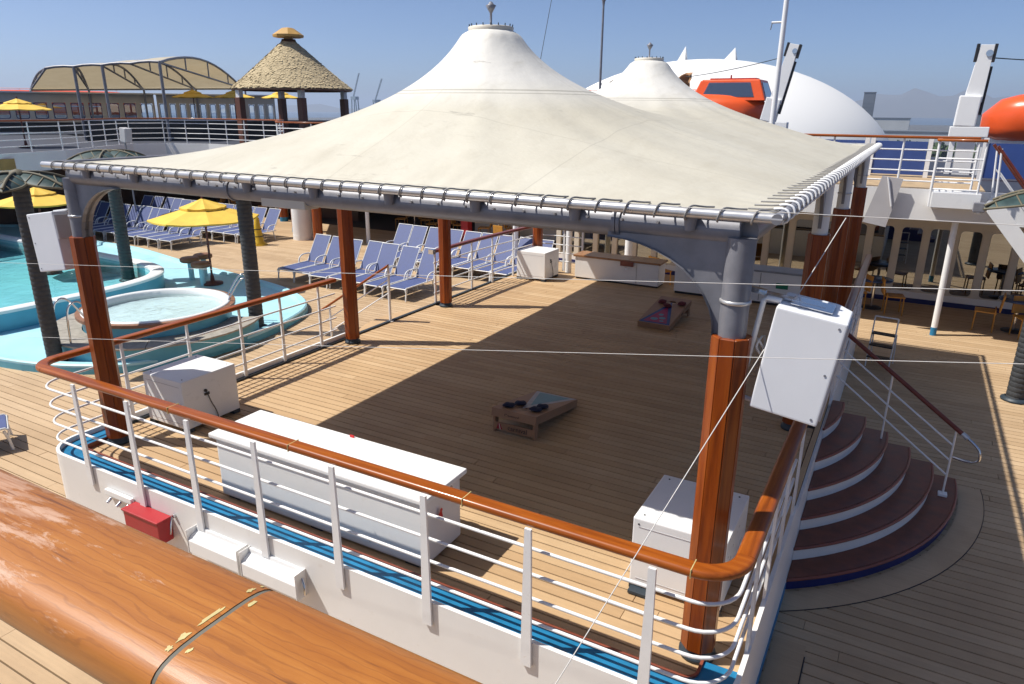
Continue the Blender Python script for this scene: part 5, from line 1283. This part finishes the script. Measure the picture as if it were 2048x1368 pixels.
# masts
def mast(label,x,y_,z0,z1,r,mat,arm=None,horn=False):
    o=thing('mast',label,'mast',(x,y_,z0)); MB().cyl((0,0,0),(0,0,z1-z0),r,r*.7,n=10).build('pole',mat,o)
    if arm: MB().cyl((-.35,0,arm-z0),(.0,0,arm-z0),.03,n=6).build('crossarm',mat,o); MB().cyl((-.33,0,arm-z0),(-.36,0,arm-z0-.2),.015,n=6).build('halyard','grey_metal',o)
    if horn: MB().lathe([(.04,0),(.05,.1),(.14,.3),(.05,.36),(0,.45)],10,(0,0,z1-z0)).build('lamp_head',mat,o)
    return o
mast('thin dark metal mast between the two tent peaks',-2.46,20,UD,7.1,.05,'grey_metal',horn=True)
mast('tall white mast in front of the white dome at the right',3.5,19.5,UD,9.5,.09,'white_clean',arm=6.25)
for i,(x,y_,z,lb) in enumerate(((-2.05,20.3,4.55,'brown canvas cover beside the dark mast'),(.05,21.5,4.75,'brown canvas cover right of the second tent peak'))):
    mb=MB(); n=10; vs=[]
    for a in range(n+1):
        for b in range(n+1):
            u,v_=a/n-.5,b/n-.5; vs.append((u*.55+.1*v_,.12*math.sin(9*u+2*v_)+.06*math.sin(13*v_),v_*.5+.18*u-.2*abs(u)))
    mb.add(vs,[(a*(n+1)+b,(a+1)*(n+1)+b,(a+1)*(n+1)+b+1,a*(n+1)+b+1) for a in range(n) for b in range(n)],True)
    o=thing('canvas_cover',lb,'cover',(x,y_,z)); mb.build('cloth','brown_canvas',o); MB().cyl((0,.1,-2.3),(0,.1,.1),.025,n=6).build('pole','grey_metal',o)
wire('thin dark stay wire right of the front tent peak',(3.7,3.2,4.05),(3.2,4.6,5.2),.004,.0,'dark_base')
wire('dark wire running from the tent to the dark mast',(2.6,7.3,3.95),(-2.4,20,4.62),.012,.15,'dark_base')
wire('dark wire from the brown cover up to the white mast',(.1,21.5,4.85),(3.4,19.6,5.25),.012,.05,'dark_base')
wire('dark wire at the top right leaving the davit arm',(8.75,18,5.05),(16,18.5,4.75),.014,.1,'dark_base')

# ------------------------------------------------------------------ haze over the harbour
hz=NT('haze_air'); hz.n.remove(hz.b); pv=hz.node('ShaderNodeVolumePrincipled'); pv.inputs['Color'].default_value=(.66,.79,1.0,1); pv.inputs['Density'].default_value=2.2e-4; pv.inputs['Anisotropy'].default_value=.2
hz.link(pv.outputs[0],hz.out.inputs['Volume'])
tag(MB().box(-9100,9100,-3100,14100,-31,150).build('haze','haze_air'),'pale blue haze over the harbour','haze',kind='stuff')
